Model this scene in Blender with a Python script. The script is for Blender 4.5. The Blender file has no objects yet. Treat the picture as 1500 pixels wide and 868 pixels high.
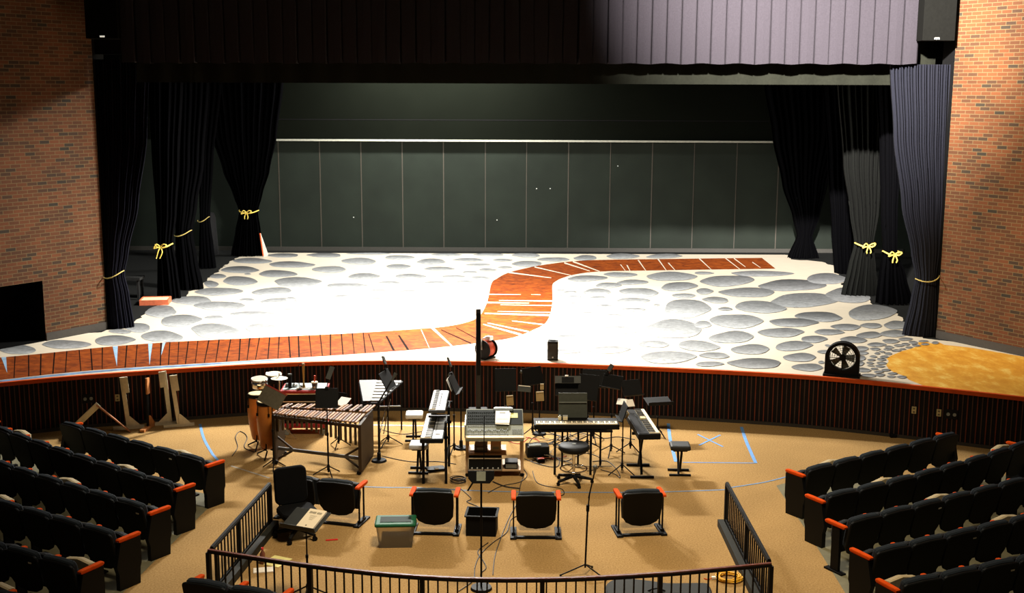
import bpy, math, random
from mathutils import Vector, Matrix, geometry
R = math.radians
PI = math.pi
random.seed(11)
scene = bpy.context.scene
COL = scene.collection

# ------------------------------------------------------------------ camera
FPX = 1740.0
TH = R(9.9)
RHO = .0041
HC = 5.85          # eye height above the auditorium floor
ZS = .94           # stage height
CAMP = Vector((0, 0, HC))
_r0 = Vector((1, 0, 0)); _f = Vector((0, math.cos(TH), -math.sin(TH))); _u0 = Vector((0, math.sin(TH), math.cos(TH)))
_r = (math.cos(RHO)*_r0 + math.sin(RHO)*_u0); _u = (math.cos(RHO)*_u0 - math.sin(RHO)*_r0)

def ray(x, y): return _f*FPX + _r*(x-750) - _u*(y-434)
def U(x, y, z=0.0):
    d = ray(x, y); return CAMP + d*((z-HC)/d.z)
def UY(x, y, Y):
    d = ray(x, y); return CAMP + d*(Y/d.y)
def UW(x, y, p0, p1):
    n = Vector((p1[1]-p0[1], -(p1[0]-p0[0]), 0)); d = ray(x, y)
    t = n.dot(Vector((p0[0], p0[1], 0))-CAMP)/n.dot(d)
    return CAMP + d*t

cam = bpy.data.cameras.new('camera'); camo = bpy.data.objects.new('camera', cam); COL.objects.link(camo)
cam.sensor_width = 36; cam.lens = FPX/1500*36; cam.clip_end = 200
m = Matrix((_r, _u, -_f)).transposed().to_4x4(); m.translation = CAMP
camo.matrix_world = m
scene.camera = camo

# ------------------------------------------------------------------ materials
def lin(c):
    out = []
    for v in c[:3]:
        v = v/255.
        out.append(v/12.92 if v <= .04045 else ((v+.055)/1.055)**2.4)
    return (*out, 1)

MATS = {}
def mat(name, rgb, rough=.6, metal=0, var=.12, scale=20, bump=0, spec=.5, emit=None, estr=0, bscale=None):
    if name in MATS: return MATS[name]
    M = bpy.data.materials.new(name); M.use_nodes = True
    nt = M.node_tree; b = nt.nodes['Principled BSDF']
    b.inputs['Roughness'].default_value = rough; b.inputs['Metallic'].default_value = metal
    b.inputs['Specular IOR Level'].default_value = spec
    c = lin(rgb)
    tc = nt.nodes.new('ShaderNodeTexCoord')
    nz = nt.nodes.new('ShaderNodeTexNoise'); nz.inputs['Scale'].default_value = scale; nz.inputs['Detail'].default_value = 4
    nt.links.new(tc.outputs['Object'], nz.inputs['Vector'])
    rp = nt.nodes.new('ShaderNodeValToRGB')
    rp.color_ramp.elements[0].position = .3; rp.color_ramp.elements[1].position = .7
    rp.color_ramp.elements[0].color = (*[v*(1-var) for v in c[:3]], 1)
    rp.color_ramp.elements[1].color = (*[min(1, v*(1+var)) for v in c[:3]], 1)
    nt.links.new(nz.outputs['Fac'], rp.inputs['Fac']); nt.links.new(rp.outputs['Color'], b.inputs['Base Color'])
    if bump:
        n2 = nt.nodes.new('ShaderNodeTexNoise'); n2.inputs['Scale'].default_value = bscale or scale*3
        nt.links.new(tc.outputs['Object'], n2.inputs['Vector'])
        bp = nt.nodes.new('ShaderNodeBump'); bp.inputs['Strength'].default_value = bump; bp.inputs['Distance'].default_value = .02
        nt.links.new(n2.outputs['Fac'], bp.inputs['Height']); nt.links.new(bp.outputs['Normal'], b.inputs['Normal'])
    if emit:
        b.inputs['Emission Color'].default_value = lin(emit); b.inputs['Emission Strength'].default_value = estr
    MATS[name] = M; return M

BLACK = mat('black_plastic', (12, 12, 12), .65, spec=.18)
BLACKM = mat('black_metal', (9, 9, 10), .6, spec=.15)
VELVET = mat('black_velvet', (3, 3, 4), .95, spec=.02)
STAGEBLK = mat('stage_black', (16, 17, 16), .8, spec=.2)
DARKGREY = mat('dark_grey', (58, 60, 56), .6)
GREY = mat('grey_plastic', (120, 124, 118), .55)
LGREY = mat('light_grey', (178, 180, 178), .5)
SILVER = mat('silver_metal', (205, 207, 208), .3, .85)
CHROME = mat('chrome', (225, 225, 228), .12, 1.0)
WHITE = mat('white_paint', (232, 228, 218), .6, var=.04)
PAPER = mat('paper', (240, 232, 218), .8, var=.03)
PAPERY = mat('yellow_paper', (236, 226, 150), .8, var=.04)
ORANGE = mat('orange_wood', (204, 72, 12), .75, spec=.04, var=.15, scale=9)
SEATBACK = mat('seat_shell', (7, 8, 8), .6, spec=.2)
SEATFAB = mat('seat_fabric', (30, 36, 42), .9, scale=60, spec=.2)
SEATPAN = mat('seat_pan', (168, 150, 112), .7)
WOODB = mat('brown_wood', (92, 58, 36), .55, var=.25, scale=6)
CONGAW = mat('conga_wood', (196, 116, 44), .35, var=.18, scale=5)
DARKWOOD = mat('dark_wood', (62, 48, 36), .5, var=.2, scale=8)
BEIGEW = mat('beige_wood', (180, 148, 112), .55, var=.12, scale=7)
SKIN = mat('drum_head', (214, 190, 140), .6)
RED = mat('red_vinyl', (150, 18, 26), .5)
REDP = mat('red_plastic', (226, 40, 40), .4)
TAPE = mat('blue_tape', (92, 140, 196), .7)
CORD = mat('black_cord', (34, 28, 24), .6)
CORDO = mat('orange_cord', (214, 78, 40), .6)
CORDY = mat('yellow_cord', (226, 172, 36), .6)
ROPE = mat('yellow_rope', (226, 196, 88), .8)
BRASS = mat('brass', (190, 150, 84), .3, .8)
IVORY = mat('ivory_keys', (240, 226, 196), .35, var=.02)
EBONY = mat('black_keys', (14, 14, 14), .3)
GREENLID = mat('green_lid', (18, 84, 52), .6, spec=.2)
LCD = mat('lcd', (196, 192, 110), .3)
VALANCE = mat('valance_fabric', (39, 36, 40), .95, spec=.1, scale=40)
DRAPE = mat('navy_drape', (22, 23, 30), .95, spec=.1, scale=40)
BORDERB = mat('border_black', (1.6, 1.6, 2), 1, spec=0)
OLIVE = mat('olive_border', (21, 22, 16), .95, spec=.1)
TAN = mat('tan_card', (150, 124, 78), .8)

def clearplastic():
    M = bpy.data.materials.new('clear_plastic'); M.use_nodes = True
    b = M.node_tree.nodes['Principled BSDF']
    b.inputs['Base Color'].default_value = lin((190, 180, 160)); b.inputs['Roughness'].default_value = .35
    b.inputs['Transmission Weight'].default_value = .75; b.inputs['IOR'].default_value = 1.15
    return M
CLEAR = clearplastic()

def brick(name, c1, c2, c3, mortar, bright=1.0):
    M = bpy.data.materials.new(name); M.use_nodes = True
    nt = M.node_tree; b = nt.nodes['Principled BSDF']; b.inputs['Roughness'].default_value = .85
    b.inputs['Specular IOR Level'].default_value = .2
    uv = nt.nodes.new('ShaderNodeUVMap'); uv.uv_map = 'UVMap'
    br = nt.nodes.new('ShaderNodeTexBrick')
    br.inputs['Scale'].default_value = 1; br.inputs['Brick Width'].default_value = .215; br.inputs['Row Height'].default_value = .0712
    br.inputs['Mortar Size'].default_value = .0072; br.inputs['Mortar Smooth'].default_value = .15
    br.inputs['Color1'].default_value = (0, 0, 0, 1); br.inputs['Color2'].default_value = (1, 1, 1, 1); br.inputs['Mortar'].default_value = (0, 0, 0, 1)
    nt.links.new(uv.outputs['UV'], br.inputs['Vector'])
    rp = nt.nodes.new('ShaderNodeValToRGB'); cr = rp.color_ramp; cr.interpolation = 'LINEAR'
    cr.elements[0].position = 0; cr.elements[0].color = lin(c3)
    cr.elements[1].position = .16; cr.elements[1].color = lin(c2)
    e = cr.elements.new(.5); e.color = lin(c1)
    e = cr.elements.new(.85); e.color = lin(tuple(min(255, v*1.12) for v in c1))
    e = cr.elements.new(1.0); e.color = lin(c2)
    nt.links.new(br.outputs['Color'], rp.inputs['Fac'])
    nz = nt.nodes.new('ShaderNodeTexNoise'); nz.inputs['Scale'].default_value = .9; nt.links.new(uv.outputs['UV'], nz.inputs['Vector'])
    mx = nt.nodes.new('ShaderNodeMix'); mx.data_type = 'RGBA'
    nt.links.new(br.outputs['Fac'], mx.inputs['Factor']); nt.links.new(rp.outputs['Color'], mx.inputs['A']); mx.inputs['B'].default_value = lin(mortar)
    mu = nt.nodes.new('ShaderNodeMix'); mu.data_type = 'RGBA'; mu.blend_type = 'MULTIPLY'; mu.inputs['Factor'].default_value = 1
    r2 = nt.nodes.new('ShaderNodeValToRGB'); r2.color_ramp.elements[0].color = (.72, .72, .72, 1); r2.color_ramp.elements[0].position = .3; r2.color_ramp.elements[1].position = .7
    nt.links.new(nz.outputs['Fac'], r2.inputs['Fac'])
    nt.links.new(mx.outputs['Result'], mu.inputs['A']); nt.links.new(r2.outputs['Color'], mu.inputs['B'])
    nt.links.new(mu.outputs['Result'], b.inputs['Base Color'])
    inv = nt.nodes.new('ShaderNodeMath'); inv.operation = 'SUBTRACT'; inv.inputs[0].default_value = 1; nt.links.new(br.outputs['Fac'], inv.inputs[1])
    bp = nt.nodes.new('ShaderNodeBump'); bp.inputs['Strength'].default_value = .6; bp.inputs['Distance'].default_value = .01
    nt.links.new(inv.outputs[0], bp.inputs['Height']); nt.links.new(bp.outputs['Normal'], b.inputs['Normal'])
    return M
BRICK = brick('orange_brick', (88, 51, 28), (72, 45, 27), (46, 40, 31), (102, 84, 56))

def carpet():
    M = bpy.data.materials.new('tan_carpet'); M.use_nodes = True
    nt = M.node_tree; b = nt.nodes['Principled BSDF']; b.inputs['Roughness'].default_value = .95; b.inputs['Specular IOR Level'].default_value = .1
    tc = nt.nodes.new('ShaderNodeTexCoord')
    n1 = nt.nodes.new('ShaderNodeTexNoise'); n1.inputs['Scale'].default_value = 45; n1.inputs['Detail'].default_value = 6
    n2 = nt.nodes.new('ShaderNodeTexNoise'); n2.inputs['Scale'].default_value = .8
    for n in (n1, n2): nt.links.new(tc.outputs['Object'], n.inputs['Vector'])
    r1 = nt.nodes.new('ShaderNodeValToRGB'); r1.color_ramp.elements[0].color = lin((140, 108, 64)); r1.color_ramp.elements[1].color = lin((174, 141, 90))
    r1.color_ramp.elements[0].position = .3; r1.color_ramp.elements[1].position = .7
    r2 = nt.nodes.new('ShaderNodeValToRGB'); r2.color_ramp.elements[0].color = (.85, .85, .85, 1); r2.color_ramp.elements[0].position = .35; r2.color_ramp.elements[1].position = .65
    nt.links.new(n1.outputs['Fac'], r1.inputs['Fac']); nt.links.new(n2.outputs['Fac'], r2.inputs['Fac'])
    mu = nt.nodes.new('ShaderNodeMix'); mu.data_type = 'RGBA'; mu.blend_type = 'MULTIPLY'; mu.inputs['Factor'].default_value = 1
    nt.links.new(r1.outputs['Color'], mu.inputs['A']); nt.links.new(r2.outputs['Color'], mu.inputs['B']); nt.links.new(mu.outputs['Result'], b.inputs['Base Color'])
    return M
CARPET = carpet()
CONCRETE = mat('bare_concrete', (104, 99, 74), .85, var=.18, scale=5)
STAGEWHITE = mat('white_stage_paint', (196, 185, 165), .55, var=.03, scale=3)
BLUEPAINT = mat('blue_grey_paint', (98, 126, 160), .6, var=.35, scale=7)
PALEBLUE = mat('pale_blue_paint', (130, 160, 186), .6, var=.2, scale=12)
CRACKD = mat('dark_joint_paint', (18, 7, 3), .8, spec=.05)

def sandmat():
    M = bpy.data.materials.new('yellow_sand_paint'); M.use_nodes = True
    nt = M.node_tree; b = nt.nodes['Principled BSDF']; b.inputs['Roughness'].default_value = .7
    tc = nt.nodes.new('ShaderNodeTexCoord'); n1 = nt.nodes.new('ShaderNodeTexNoise'); n1.inputs['Scale'].default_value = 5; n1.inputs['Detail'].default_value = 7; n1.inputs['Roughness'].default_value = .7
    mp = nt.nodes.new('ShaderNodeMapping'); mp.inputs['Scale'].default_value = (1, .5, 1)
    nt.links.new(tc.outputs['Object'], mp.inputs['Vector']); nt.links.new(mp.outputs['Vector'], n1.inputs['Vector'])
    r1 = nt.nodes.new('ShaderNodeValToRGB'); cr = r1.color_ramp
    cr.elements[0].position = .36; cr.elements[0].color = lin((190, 128, 20)); cr.elements[1].position = .68; cr.elements[1].color = lin((218, 182, 88))
    e = cr.elements.new(.52); e.color = lin((204, 146, 36))
    nt.links.new(n1.outputs['Fac'], r1.inputs['Fac']); nt.links.new(r1.outputs['Color'], b.inputs['Base Color'])
    return M
SAND = sandmat()

def pathmat():
    M = bpy.data.materials.new('red_plank_paint'); M.use_nodes = True
    nt = M.node_tree; b = nt.nodes['Principled BSDF']; b.inputs['Roughness'].default_value = .7; b.inputs['Specular IOR Level'].default_value = .12
    tc = nt.nodes.new('ShaderNodeTexCoord'); n1 = nt.nodes.new('ShaderNodeTexNoise'); n1.inputs['Scale'].default_value = 4; n1.inputs['Detail'].default_value = 8; n1.inputs['Roughness'].default_value = .65
    n1.inputs['Distortion'].default_value = 1.0
    mp = nt.nodes.new('ShaderNodeMapping'); mp.inputs['Scale'].default_value = (1.0, 1.4, 1)
    nt.links.new(tc.outputs['Object'], mp.inputs['Vector']); nt.links.new(mp.outputs['Vector'], n1.inputs['Vector'])
    r1 = nt.nodes.new('ShaderNodeValToRGB'); cr = r1.color_ramp
    cr.elements[0].position = .3; cr.elements[0].color = lin((70, 26, 6)); cr.elements[1].position = .72; cr.elements[1].color = lin((146, 72, 18))
    e = cr.elements.new(.5); e.color = lin((114, 50, 10))
    nt.links.new(n1.outputs['Fac'], r1.inputs['Fac']); nt.links.new(r1.outputs['Color'], b.inputs['Base Color'])
    return M
PATH = pathmat()

def stonemat():
    M = bpy.data.materials.new('grey_stone_paint'); M.use_nodes = True
    nt = M.node_tree; b = nt.nodes['Principled BSDF']; b.inputs['Roughness'].default_value = .6
    at = nt.nodes.new('ShaderNodeVertexColor'); at.layer_name = 'Col'
    tc = nt.nodes.new('ShaderNodeTexCoord'); n1 = nt.nodes.new('ShaderNodeTexNoise'); n1.inputs['Scale'].default_value = 9; n1.inputs['Detail'].default_value = 8; n1.inputs['Roughness'].default_value = .75
    nt.links.new(tc.outputs['Object'], n1.inputs['Vector'])
    r1 = nt.nodes.new('ShaderNodeValToRGB'); r1.color_ramp.elements[0].color = (.62, .62, .62, 1); r1.color_ramp.elements[0].position = .36
    r1.color_ramp.elements[1].color = (1.25, 1.25, 1.25, 1); r1.color_ramp.elements[1].position = .64
    nt.links.new(n1.outputs['Fac'], r1.inputs['Fac'])
    mu = nt.nodes.new('ShaderNodeMix'); mu.data_type = 'RGBA'; mu.blend_type = 'MULTIPLY'; mu.inputs['Factor'].default_value = 1
    nt.links.new(at.outputs['Color'], mu.inputs['A']); nt.links.new(r1.outputs['Color'], mu.inputs['B']); nt.links.new(mu.outputs['Result'], b.inputs['Base Color'])
    return M
STONE = stonemat()

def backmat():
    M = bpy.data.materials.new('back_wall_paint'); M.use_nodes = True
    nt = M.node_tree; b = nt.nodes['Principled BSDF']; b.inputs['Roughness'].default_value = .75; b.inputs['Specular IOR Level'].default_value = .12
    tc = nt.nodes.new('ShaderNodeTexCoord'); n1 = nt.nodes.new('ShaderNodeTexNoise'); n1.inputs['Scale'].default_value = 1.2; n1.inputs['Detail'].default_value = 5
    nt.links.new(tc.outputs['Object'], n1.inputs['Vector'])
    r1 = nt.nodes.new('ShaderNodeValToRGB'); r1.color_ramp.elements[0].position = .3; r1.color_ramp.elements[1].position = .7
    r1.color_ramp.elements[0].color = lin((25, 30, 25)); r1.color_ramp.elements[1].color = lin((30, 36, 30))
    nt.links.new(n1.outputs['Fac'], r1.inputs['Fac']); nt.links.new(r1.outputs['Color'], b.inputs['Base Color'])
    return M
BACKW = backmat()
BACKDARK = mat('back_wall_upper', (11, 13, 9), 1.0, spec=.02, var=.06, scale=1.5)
BACKSEAM = mat('back_wall_seam', (50, 45, 35), .6)
RISERBK = mat('riser_dark', (12, 8, 8), .7, spec=.2)
SLATR = mat('red_slat', (70, 48, 40), .6, var=.3, scale=3, spec=.2)
NOSING = mat('nosing_wood', (190, 74, 24), .6, spec=.15, var=.12, scale=5)
COVE = mat('cove_base', (44, 38, 30), .7)
HOLE = mat('dark_recess', (6, 6, 6), .9, spec=.05)
HEADER = mat('header_black', (12, 12, 12), .9, spec=.1)

# ------------------------------------------------------------------ mesh builder
class MB:
    def __init__(s, M=None): s.v = []; s.f = []; s.mi = []; s.sm = []; s.M = M; s.col = None; s.uv = None
    def add(s, vs, fs, mi=0, sm=False, M=None):
        o = len(s.v)
        for p in vs:
            p = Vector(p)
            if M is not None: p = M @ p
            if s.M is not None: p = s.M @ p
            s.v.append(p)
        for f in fs:
            s.f.append([i+o for i in f]); s.mi.append(mi); s.sm.append(sm)
        return o
    def box(s, c, d, M=None, mi=0, rz=0, rx=0, ry=0):
        x, y, z = d[0]/2, d[1]/2, d[2]/2
        L = Matrix.Translation(c) @ Matrix.Rotation(rz, 4, 'Z') @ Matrix.Rotation(ry, 4, 'Y') @ Matrix.Rotation(rx, 4, 'X')
        if M is not None: L = M @ L
        vs = [(-x, -y, -z), (x, -y, -z), (x, y, -z), (-x, y, -z), (-x, -y, z), (x, -y, z), (x, y, z), (-x, y, z)]
        s.add(vs, [(0, 3, 2, 1), (4, 5, 6, 7), (0, 1, 5, 4), (1, 2, 6, 5), (2, 3, 7, 6), (3, 0, 4, 7)], mi, False, L); return s
    def tube(s, p, q, r, n=10, r2=None, mi=0, cap=True):
        p, q = Vector(p), Vector(q); r2 = r if r2 is None else r2
        d = (q-p).normalized(); a = d.orthogonal().normalized(); b = d.cross(a)
        vs = []
        for (c, rr) in ((p, r), (q, r2)):
            for i in range(n):
                t = 2*PI*i/n; vs.append(c + a*(rr*math.cos(t)) + b*(rr*math.sin(t)))
        s.add(vs, [(i, (i+1) % n, n+(i+1) % n, n+i) for i in range(n)], mi, True)
        if cap: s.add(vs[:n], [tuple(reversed(range(n)))], mi); s.add(vs[n:], [tuple(range(n))], mi)
        return s
    def path(s, pts, r, n=8, mi=0, closed=False):
        pts = [Vector(p) for p in pts]; N = len(pts); vs = []
        a = None
        for i, p in enumerate(pts):
            if closed: d = pts[(i+1) % N]-pts[i-1]
            else: d = pts[min(i+1, N-1)]-pts[max(i-1, 0)]
            d = d.normalized() if d.length > 1e-9 else Vector((0, 0, 1))
            if a is None: a = d.orthogonal().normalized()
            else:
                a = a - d*a.dot(d)
                a = a.normalized() if a.length > 1e-6 else d.orthogonal().normalized()
            b = d.cross(a)
            for k in range(n):
                t = 2*PI*k/n; vs.append(p + a*(r*math.cos(t)) + b*(r*math.sin(t)))
        fs = []
        for i in range(N if closed else N-1):
            j = (i+1) % N
            for k in range(n): fs.append((i*n+k, i*n+(k+1) % n, j*n+(k+1) % n, j*n+k))
        s.add(vs, fs, mi, True)
        if not closed: s.add(vs[:n], [tuple(reversed(range(n)))], mi); s.add(vs[-n:], [tuple(range(n))], mi)
        return s
    def lathe(s, prof, c=(0, 0, 0), n=28, mi=0, M=None, sm=True):
        L = Matrix.Translation(c)
        if M is not None: L = M @ L
        vs = []
        for (r, z) in prof:
            for k in range(n):
                t = 2*PI*k/n; vs.append((max(r, 1e-4)*math.cos(t), max(r, 1e-4)*math.sin(t), z))
        fs = []
        for i in range(len(prof)-1):
            for k in range(n): fs.append((i*n+k, i*n+(k+1) % n, (i+1)*n+(k+1) % n, (i+1)*n+k))
        s.add(vs, fs, mi, sm, L); return s
    def disc(s, r0, r1, z0, z1, c=(0, 0, 0), n=28, mi=0, M=None):
        s.lathe([(0, z0), (r0, z0)], c, n, mi, M, False); s.lathe([(r0, z0), (r1, z1)], c, n, mi, M, True); s.lathe([(r1, z1), (0, z1)], c, n, mi, M, False); return s
    def prism(s, poly, z0, z1, mi=0, M=None, inset=0):
        n = len(poly)
        cx = sum(p[0] for p in poly)/n; cy = sum(p[1] for p in poly)/n
        def sc(k): return [((x-cx)*k+cx, (y-cy)*k+cy) for x, y in poly]
        if inset:
            k = 1-inset; dz = (z1-z0)*.25
            rings = [(sc(k), z0), (poly, z0+dz), (poly, z1-dz), (sc(k), z1)]
        else: rings = [(poly, z0), (poly, z1)]
        vs = [(x, y, z) for ps, z in rings for x, y in ps]
        fs = [(i*n+k, i*n+(k+1) % n, (i+1)*n+(k+1) % n, (i+1)*n+k) for i in range(len(rings)-1) for k in range(n)]
        s.add(vs, fs, mi, False, M)
        tri = geometry.tessellate_polygon([[Vector((x, y, 0)) for x, y in poly]])
        top = (len(rings)-1)*n
        o = s.add(vs, [tuple(t) for t in tri] + [tuple(i+top for i in reversed(t)) for t in tri], mi, False, M)
        return s
    def poly(s, pts, mi=0):
        tri = geometry.tessellate_polygon([[Vector(p) for p in pts]])
        nf = []
        for t in tri:
            a, b, c = (Vector(pts[i]) for i in t)
            nf.append(tuple(t) if (b-a).cross(c-a).z >= 0 else tuple(reversed(t)))
        s.add(pts, nf, mi); return s
    def mesh(s, name, mats, fix=True):
        me = bpy.data.meshes.new(name)
        me.from_pydata([tuple(p) for p in s.v], [], s.f)
        for mm in (mats if isinstance(mats, (list, tuple)) else [mats]): me.materials.append(mm)
        me.polygons.foreach_set('material_index', s.mi); me.polygons.foreach_set('use_smooth', s.sm)
        me.update()
        if fix:
            import bmesh
            bm = bmesh.new(); bm.from_mesh(me); bmesh.ops.recalc_face_normals(bm, faces=bm.faces); bm.to_mesh(me); bm.free()
        return me
    def build(s, name, mats, parent=None, bev=0, fix=True):
        o = bpy.data.objects.new(name, s.mesh(name, mats, fix)); COL.objects.link(o)
        if parent is not None: o.parent = parent
        if bev:
            b = o.modifiers.new('bevel', 'BEVEL'); b.width = bev; b.segments = 2; b.limit_method = 'ANGLE'
        return o

def part(name, me, parent, loc=(0, 0, 0), rot=(0, 0, 0)):
    o = bpy.data.objects.new(name, me); COL.objects.link(o); o.parent = parent; o.location = loc; o.rotation_euler = rot; return o
def tag(o, label, cat, group=None, kind=None):
    if label: o['label'] = label
    if cat: o['category'] = cat
    if group: o['group'] = group
    if kind: o['kind'] = kind
    return o
def thing(name, label, cat, loc=(0, 0, 0), rz=0, group=None):
    o = bpy.data.objects.new(name, None); COL.objects.link(o); o.empty_display_size = .1
    o.location = loc; o.rotation_euler = (0, 0, rz); return tag(o, label, cat, group)
def struct(o): o['kind'] = 'structure'; return o
def catmull(pts, k=8, closed=False):
    pts = [Vector(p) for p in pts]; N = len(pts); out = []
    for i in range(N if closed else N-1):
        if closed: p0, p1, p2, p3 = pts[i-1], pts[i], pts[(i+1) % N], pts[(i+2) % N]
        else: p0, p1, p2, p3 = pts[max(i-1, 0)], pts[i], pts[i+1], pts[min(i+2, N-1)]
        for j in range(k):
            t = j/k
            out.append(.5*((2*p1)+(-p0+p2)*t+(2*p0-5*p1+4*p2-p3)*t*t+(-p0+3*p1-3*p2+p3)*t**3))
    if not closed: out.append(pts[-1])
    return out

# ------------------------------------------------------------------ stage edge
EDGE = [(-11.2, 18.1), (-9.9, 18.8), (-8.65, 19.42), (-7.5, 19.95), (-6.03, 20.45), (-4.6, 20.88), (-3.36, 21.11), (-1.87, 21.2), (-.1, 21.12), (1.48, 20.93), (3.0, 20.68), (4.3, 20.41), (5.47, 20.08), (6.8, 19.52), (8.35, 18.76), (9.6, 18.05), (11.0, 17.2)]
EC = catmull([(x, y, 0) for x, y in EDGE], 10)
def edgeY(x):
    for a, b in zip(EC, EC[1:]):
        if a.x <= x <= b.x: return a.y + (b.y-a.y)*(x-a.x)/(b.x-a.x)
    return EC[0].y if x < EC[0].x else EC[-1].y
def offs(pts, d):
    out = []
    for i, p in enumerate(pts):
        t = (pts[min(i+1, len(pts)-1)]-pts[max(i-1, 0)]).normalized()
        out.append(p + Vector((-t.y, t.x, 0))*d)
    return out

# house floor: carpet, bare concrete under the seat banks
f = MB()
f.add([(-14, 4, 0), (14, 4, 0), (14, 21.6, 0), (-14, 21.6, 0)], [(0, 1, 2, 3)], 0)
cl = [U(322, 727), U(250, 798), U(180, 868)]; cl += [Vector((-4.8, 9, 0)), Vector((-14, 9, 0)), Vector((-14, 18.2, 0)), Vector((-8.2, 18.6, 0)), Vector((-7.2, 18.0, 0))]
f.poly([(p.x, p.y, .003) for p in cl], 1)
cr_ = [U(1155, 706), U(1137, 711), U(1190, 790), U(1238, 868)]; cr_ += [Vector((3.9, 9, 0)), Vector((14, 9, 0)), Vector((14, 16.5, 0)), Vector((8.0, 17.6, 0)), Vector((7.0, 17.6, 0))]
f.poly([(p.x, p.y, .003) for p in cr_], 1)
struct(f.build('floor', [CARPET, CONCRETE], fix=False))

# stage riser with red slats, nosing, base strip
inner = offs(EC, .035)
rs = MB()
n = len(inner)
rs.add([(p.x, p.y, 0) for p in inner]+[(p.x, p.y, ZS-.05) for p in inner], [(i, i+1, n+i+1, n+i) for i in range(n-1)], 0)
L = 0; seg = []
for a, b in zip(inner, inner[1:]):
    seg.append((L, a, b)); L += (b-a).length
def onpath(seg, s):
    for (l, a, b) in seg:
        if s <= l+(b-a).length: return a+(b-a)*((s-l)/(b-a).length), (b-a).normalized()
    return seg[-1][2], (seg[-1][2]-seg[-1][1]).normalized()
s = .3; k = 0
while s < L-.3:
    p, t = onpath(seg, s)
    rs.box((p.x+t.y*.008, p.y-t.x*.008, .47), (.017, .024, .82), rz=math.atan2(t.y, t.x), mi=1 if k % 2 else 2)
    s += .0765; k += 1
struct(rs.build('wall_stage_front', [RISERBK, SLATR, mat('red_slat_bright', (98, 46, 30), .6, var=.3, scale=3, spec=.2)]))
def strip(name, pts_out, pts_in, z0, z1, m_):
    b = MB(); n = len(pts_out)
    b.add([(p.x, p.y, z0) for p in pts_out]+[(p.x, p.y, z1) for p in pts_out]+[(p.x, p.y, z1) for p in pts_in]+[(p.x, p.y, z0) for p in pts_in],
          [(q*n+i, q*n+i+1, ((q+1) % 4)*n+i+1, ((q+1) % 4)*n+i) for q in range(4) for i in range(n-1)])
    return struct(b.build(name, m_))
strip('trim_1', EC, offs(EC, .075), ZS-.062, ZS+.006, NOSING)
strip('baseboard_stage_front', offs(EC, .012), inner, 0, .055, COVE)

# ------------------------------------------------------------------ painted stage floor
YB = 36.18
def V(px, py, dz): 
    p = U(px, py, ZS); return (p.x, p.y, ZS+dz)
st = MB()
eb = offs(EC, .05)
black = [(p.x, p.y, ZS) for p in eb if abs(p.x) < 10.9] + [(13, 19, ZS), (13, YB, ZS), (-13, YB, ZS), (-13, 19, ZS)]
st.poly(black, 0)
wl = [(150, 486), (159, 483), (184, 480), (196, 474), (203, 468), (209, 463), (216, 456), (230, 448), (237, 447), (244, 443), (258, 438), (270, 434), (278, 427), (294, 423), (297, 417), (306, 407), (313, 402), (320, 397), (330, 388), (341, 381), (350, 376), (370, 373), (388, 372), (392, 370)]
wr = [(1150, 373), (1157, 374), (1161, 380), (1190, 382), (1205, 383), (1215, 387), (1226, 390), (1225, 396), (1227, 402), (1233, 407), (1236, 411), (1233, 415), (1236, 420), (1234, 428), (1245, 433), (1268, 436), (1276, 441), (1280, 447), (1296, 449), (1307, 453), (1315, 460), (1320, 465), (1326, 471), (1332, 477), (1326, 484), (1340, 489), (1355, 495), (1375, 498)]
def jag(pts, a=.05):
    out = []
    P = [Vector(V(x, y, .002)) for x, y in pts]
    for p, q in zip(P, P[1:]):
        nn = max(1, int((q-p).length/.16))
        for i in range(nn):
            r = p+(q-p)*(i/nn); out.append((r.x+random.uniform(-a, a), r.y+random.uniform(-a, a), r.z))
    out.append(tuple(P[-1])); return out
ed2 = [(p.x, p.y, ZS+.002) for p in eb if -10.7 < p.x < 10.6]
white = ed2 + [(10.6, 22.0, ZS+.002)] + list(reversed(jag(wr))) + list(reversed(jag(wl))) + [(-10.7, 23, ZS+.002)]
st.poly(white, 1)
# red plank path
pu = [(-30, 527), (0, 523.6), (60, 518), (163, 507.5), (250, 501), (350, 496), (420, 492.6), (520, 487.6), (620, 481), (660, 477), (690, 470), (700, 464), (706, 458), (714, 441), (720, 415), (728, 408), (743, 400), (769, 393), (804, 386.7), (847, 382), (908, 380), (960, 379.5), (1040, 378.4), (1116, 377.6)]
pl = [(1136, 393.5), (1020, 395), (960, 396), (908, 396.7), (873, 398), (847, 401), (825, 406.6), (813, 412.7), (809, 418.7), (809.5, 438), (808, 450), (805, 463), (797, 475), (778, 484.6), (768, 489), (748.5, 495), (720, 499.6), (664, 506.6), (597, 513), (497, 520), (413, 525), (313, 531), (180, 539), (90, 546.5), (0, 556.5), (-30, 560)]
cu = [tuple(p) for p in catmull([V(x, y, .004) for x, y in pu], 4)]
cl_ = [tuple(p) for p in catmull([V(x, y, .004) for x, y in pl], 4)]
st.poly(cu+cl_, 2)
def quad(pts, mi, dz): st.poly([V(x, y, dz) for x, y in pts], mi)
def crack(x0, y0, x1, y1, w, mi=1, taper=.35, dz=.006):
    a = Vector((x0, y0)); b = Vector((x1, y1)); d = (b-a).normalized(); nn = Vector((-d.y, d.x))
    if abs(d.x) > .8: nn = Vector((0, 1))
    else: nn = Vector((1, 0))
    h = w/2
    quad([tuple(a+nn*h), tuple(b+nn*h*taper), tuple(b-nn*h*taper), tuple(a-nn*h)], mi, dz)
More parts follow.
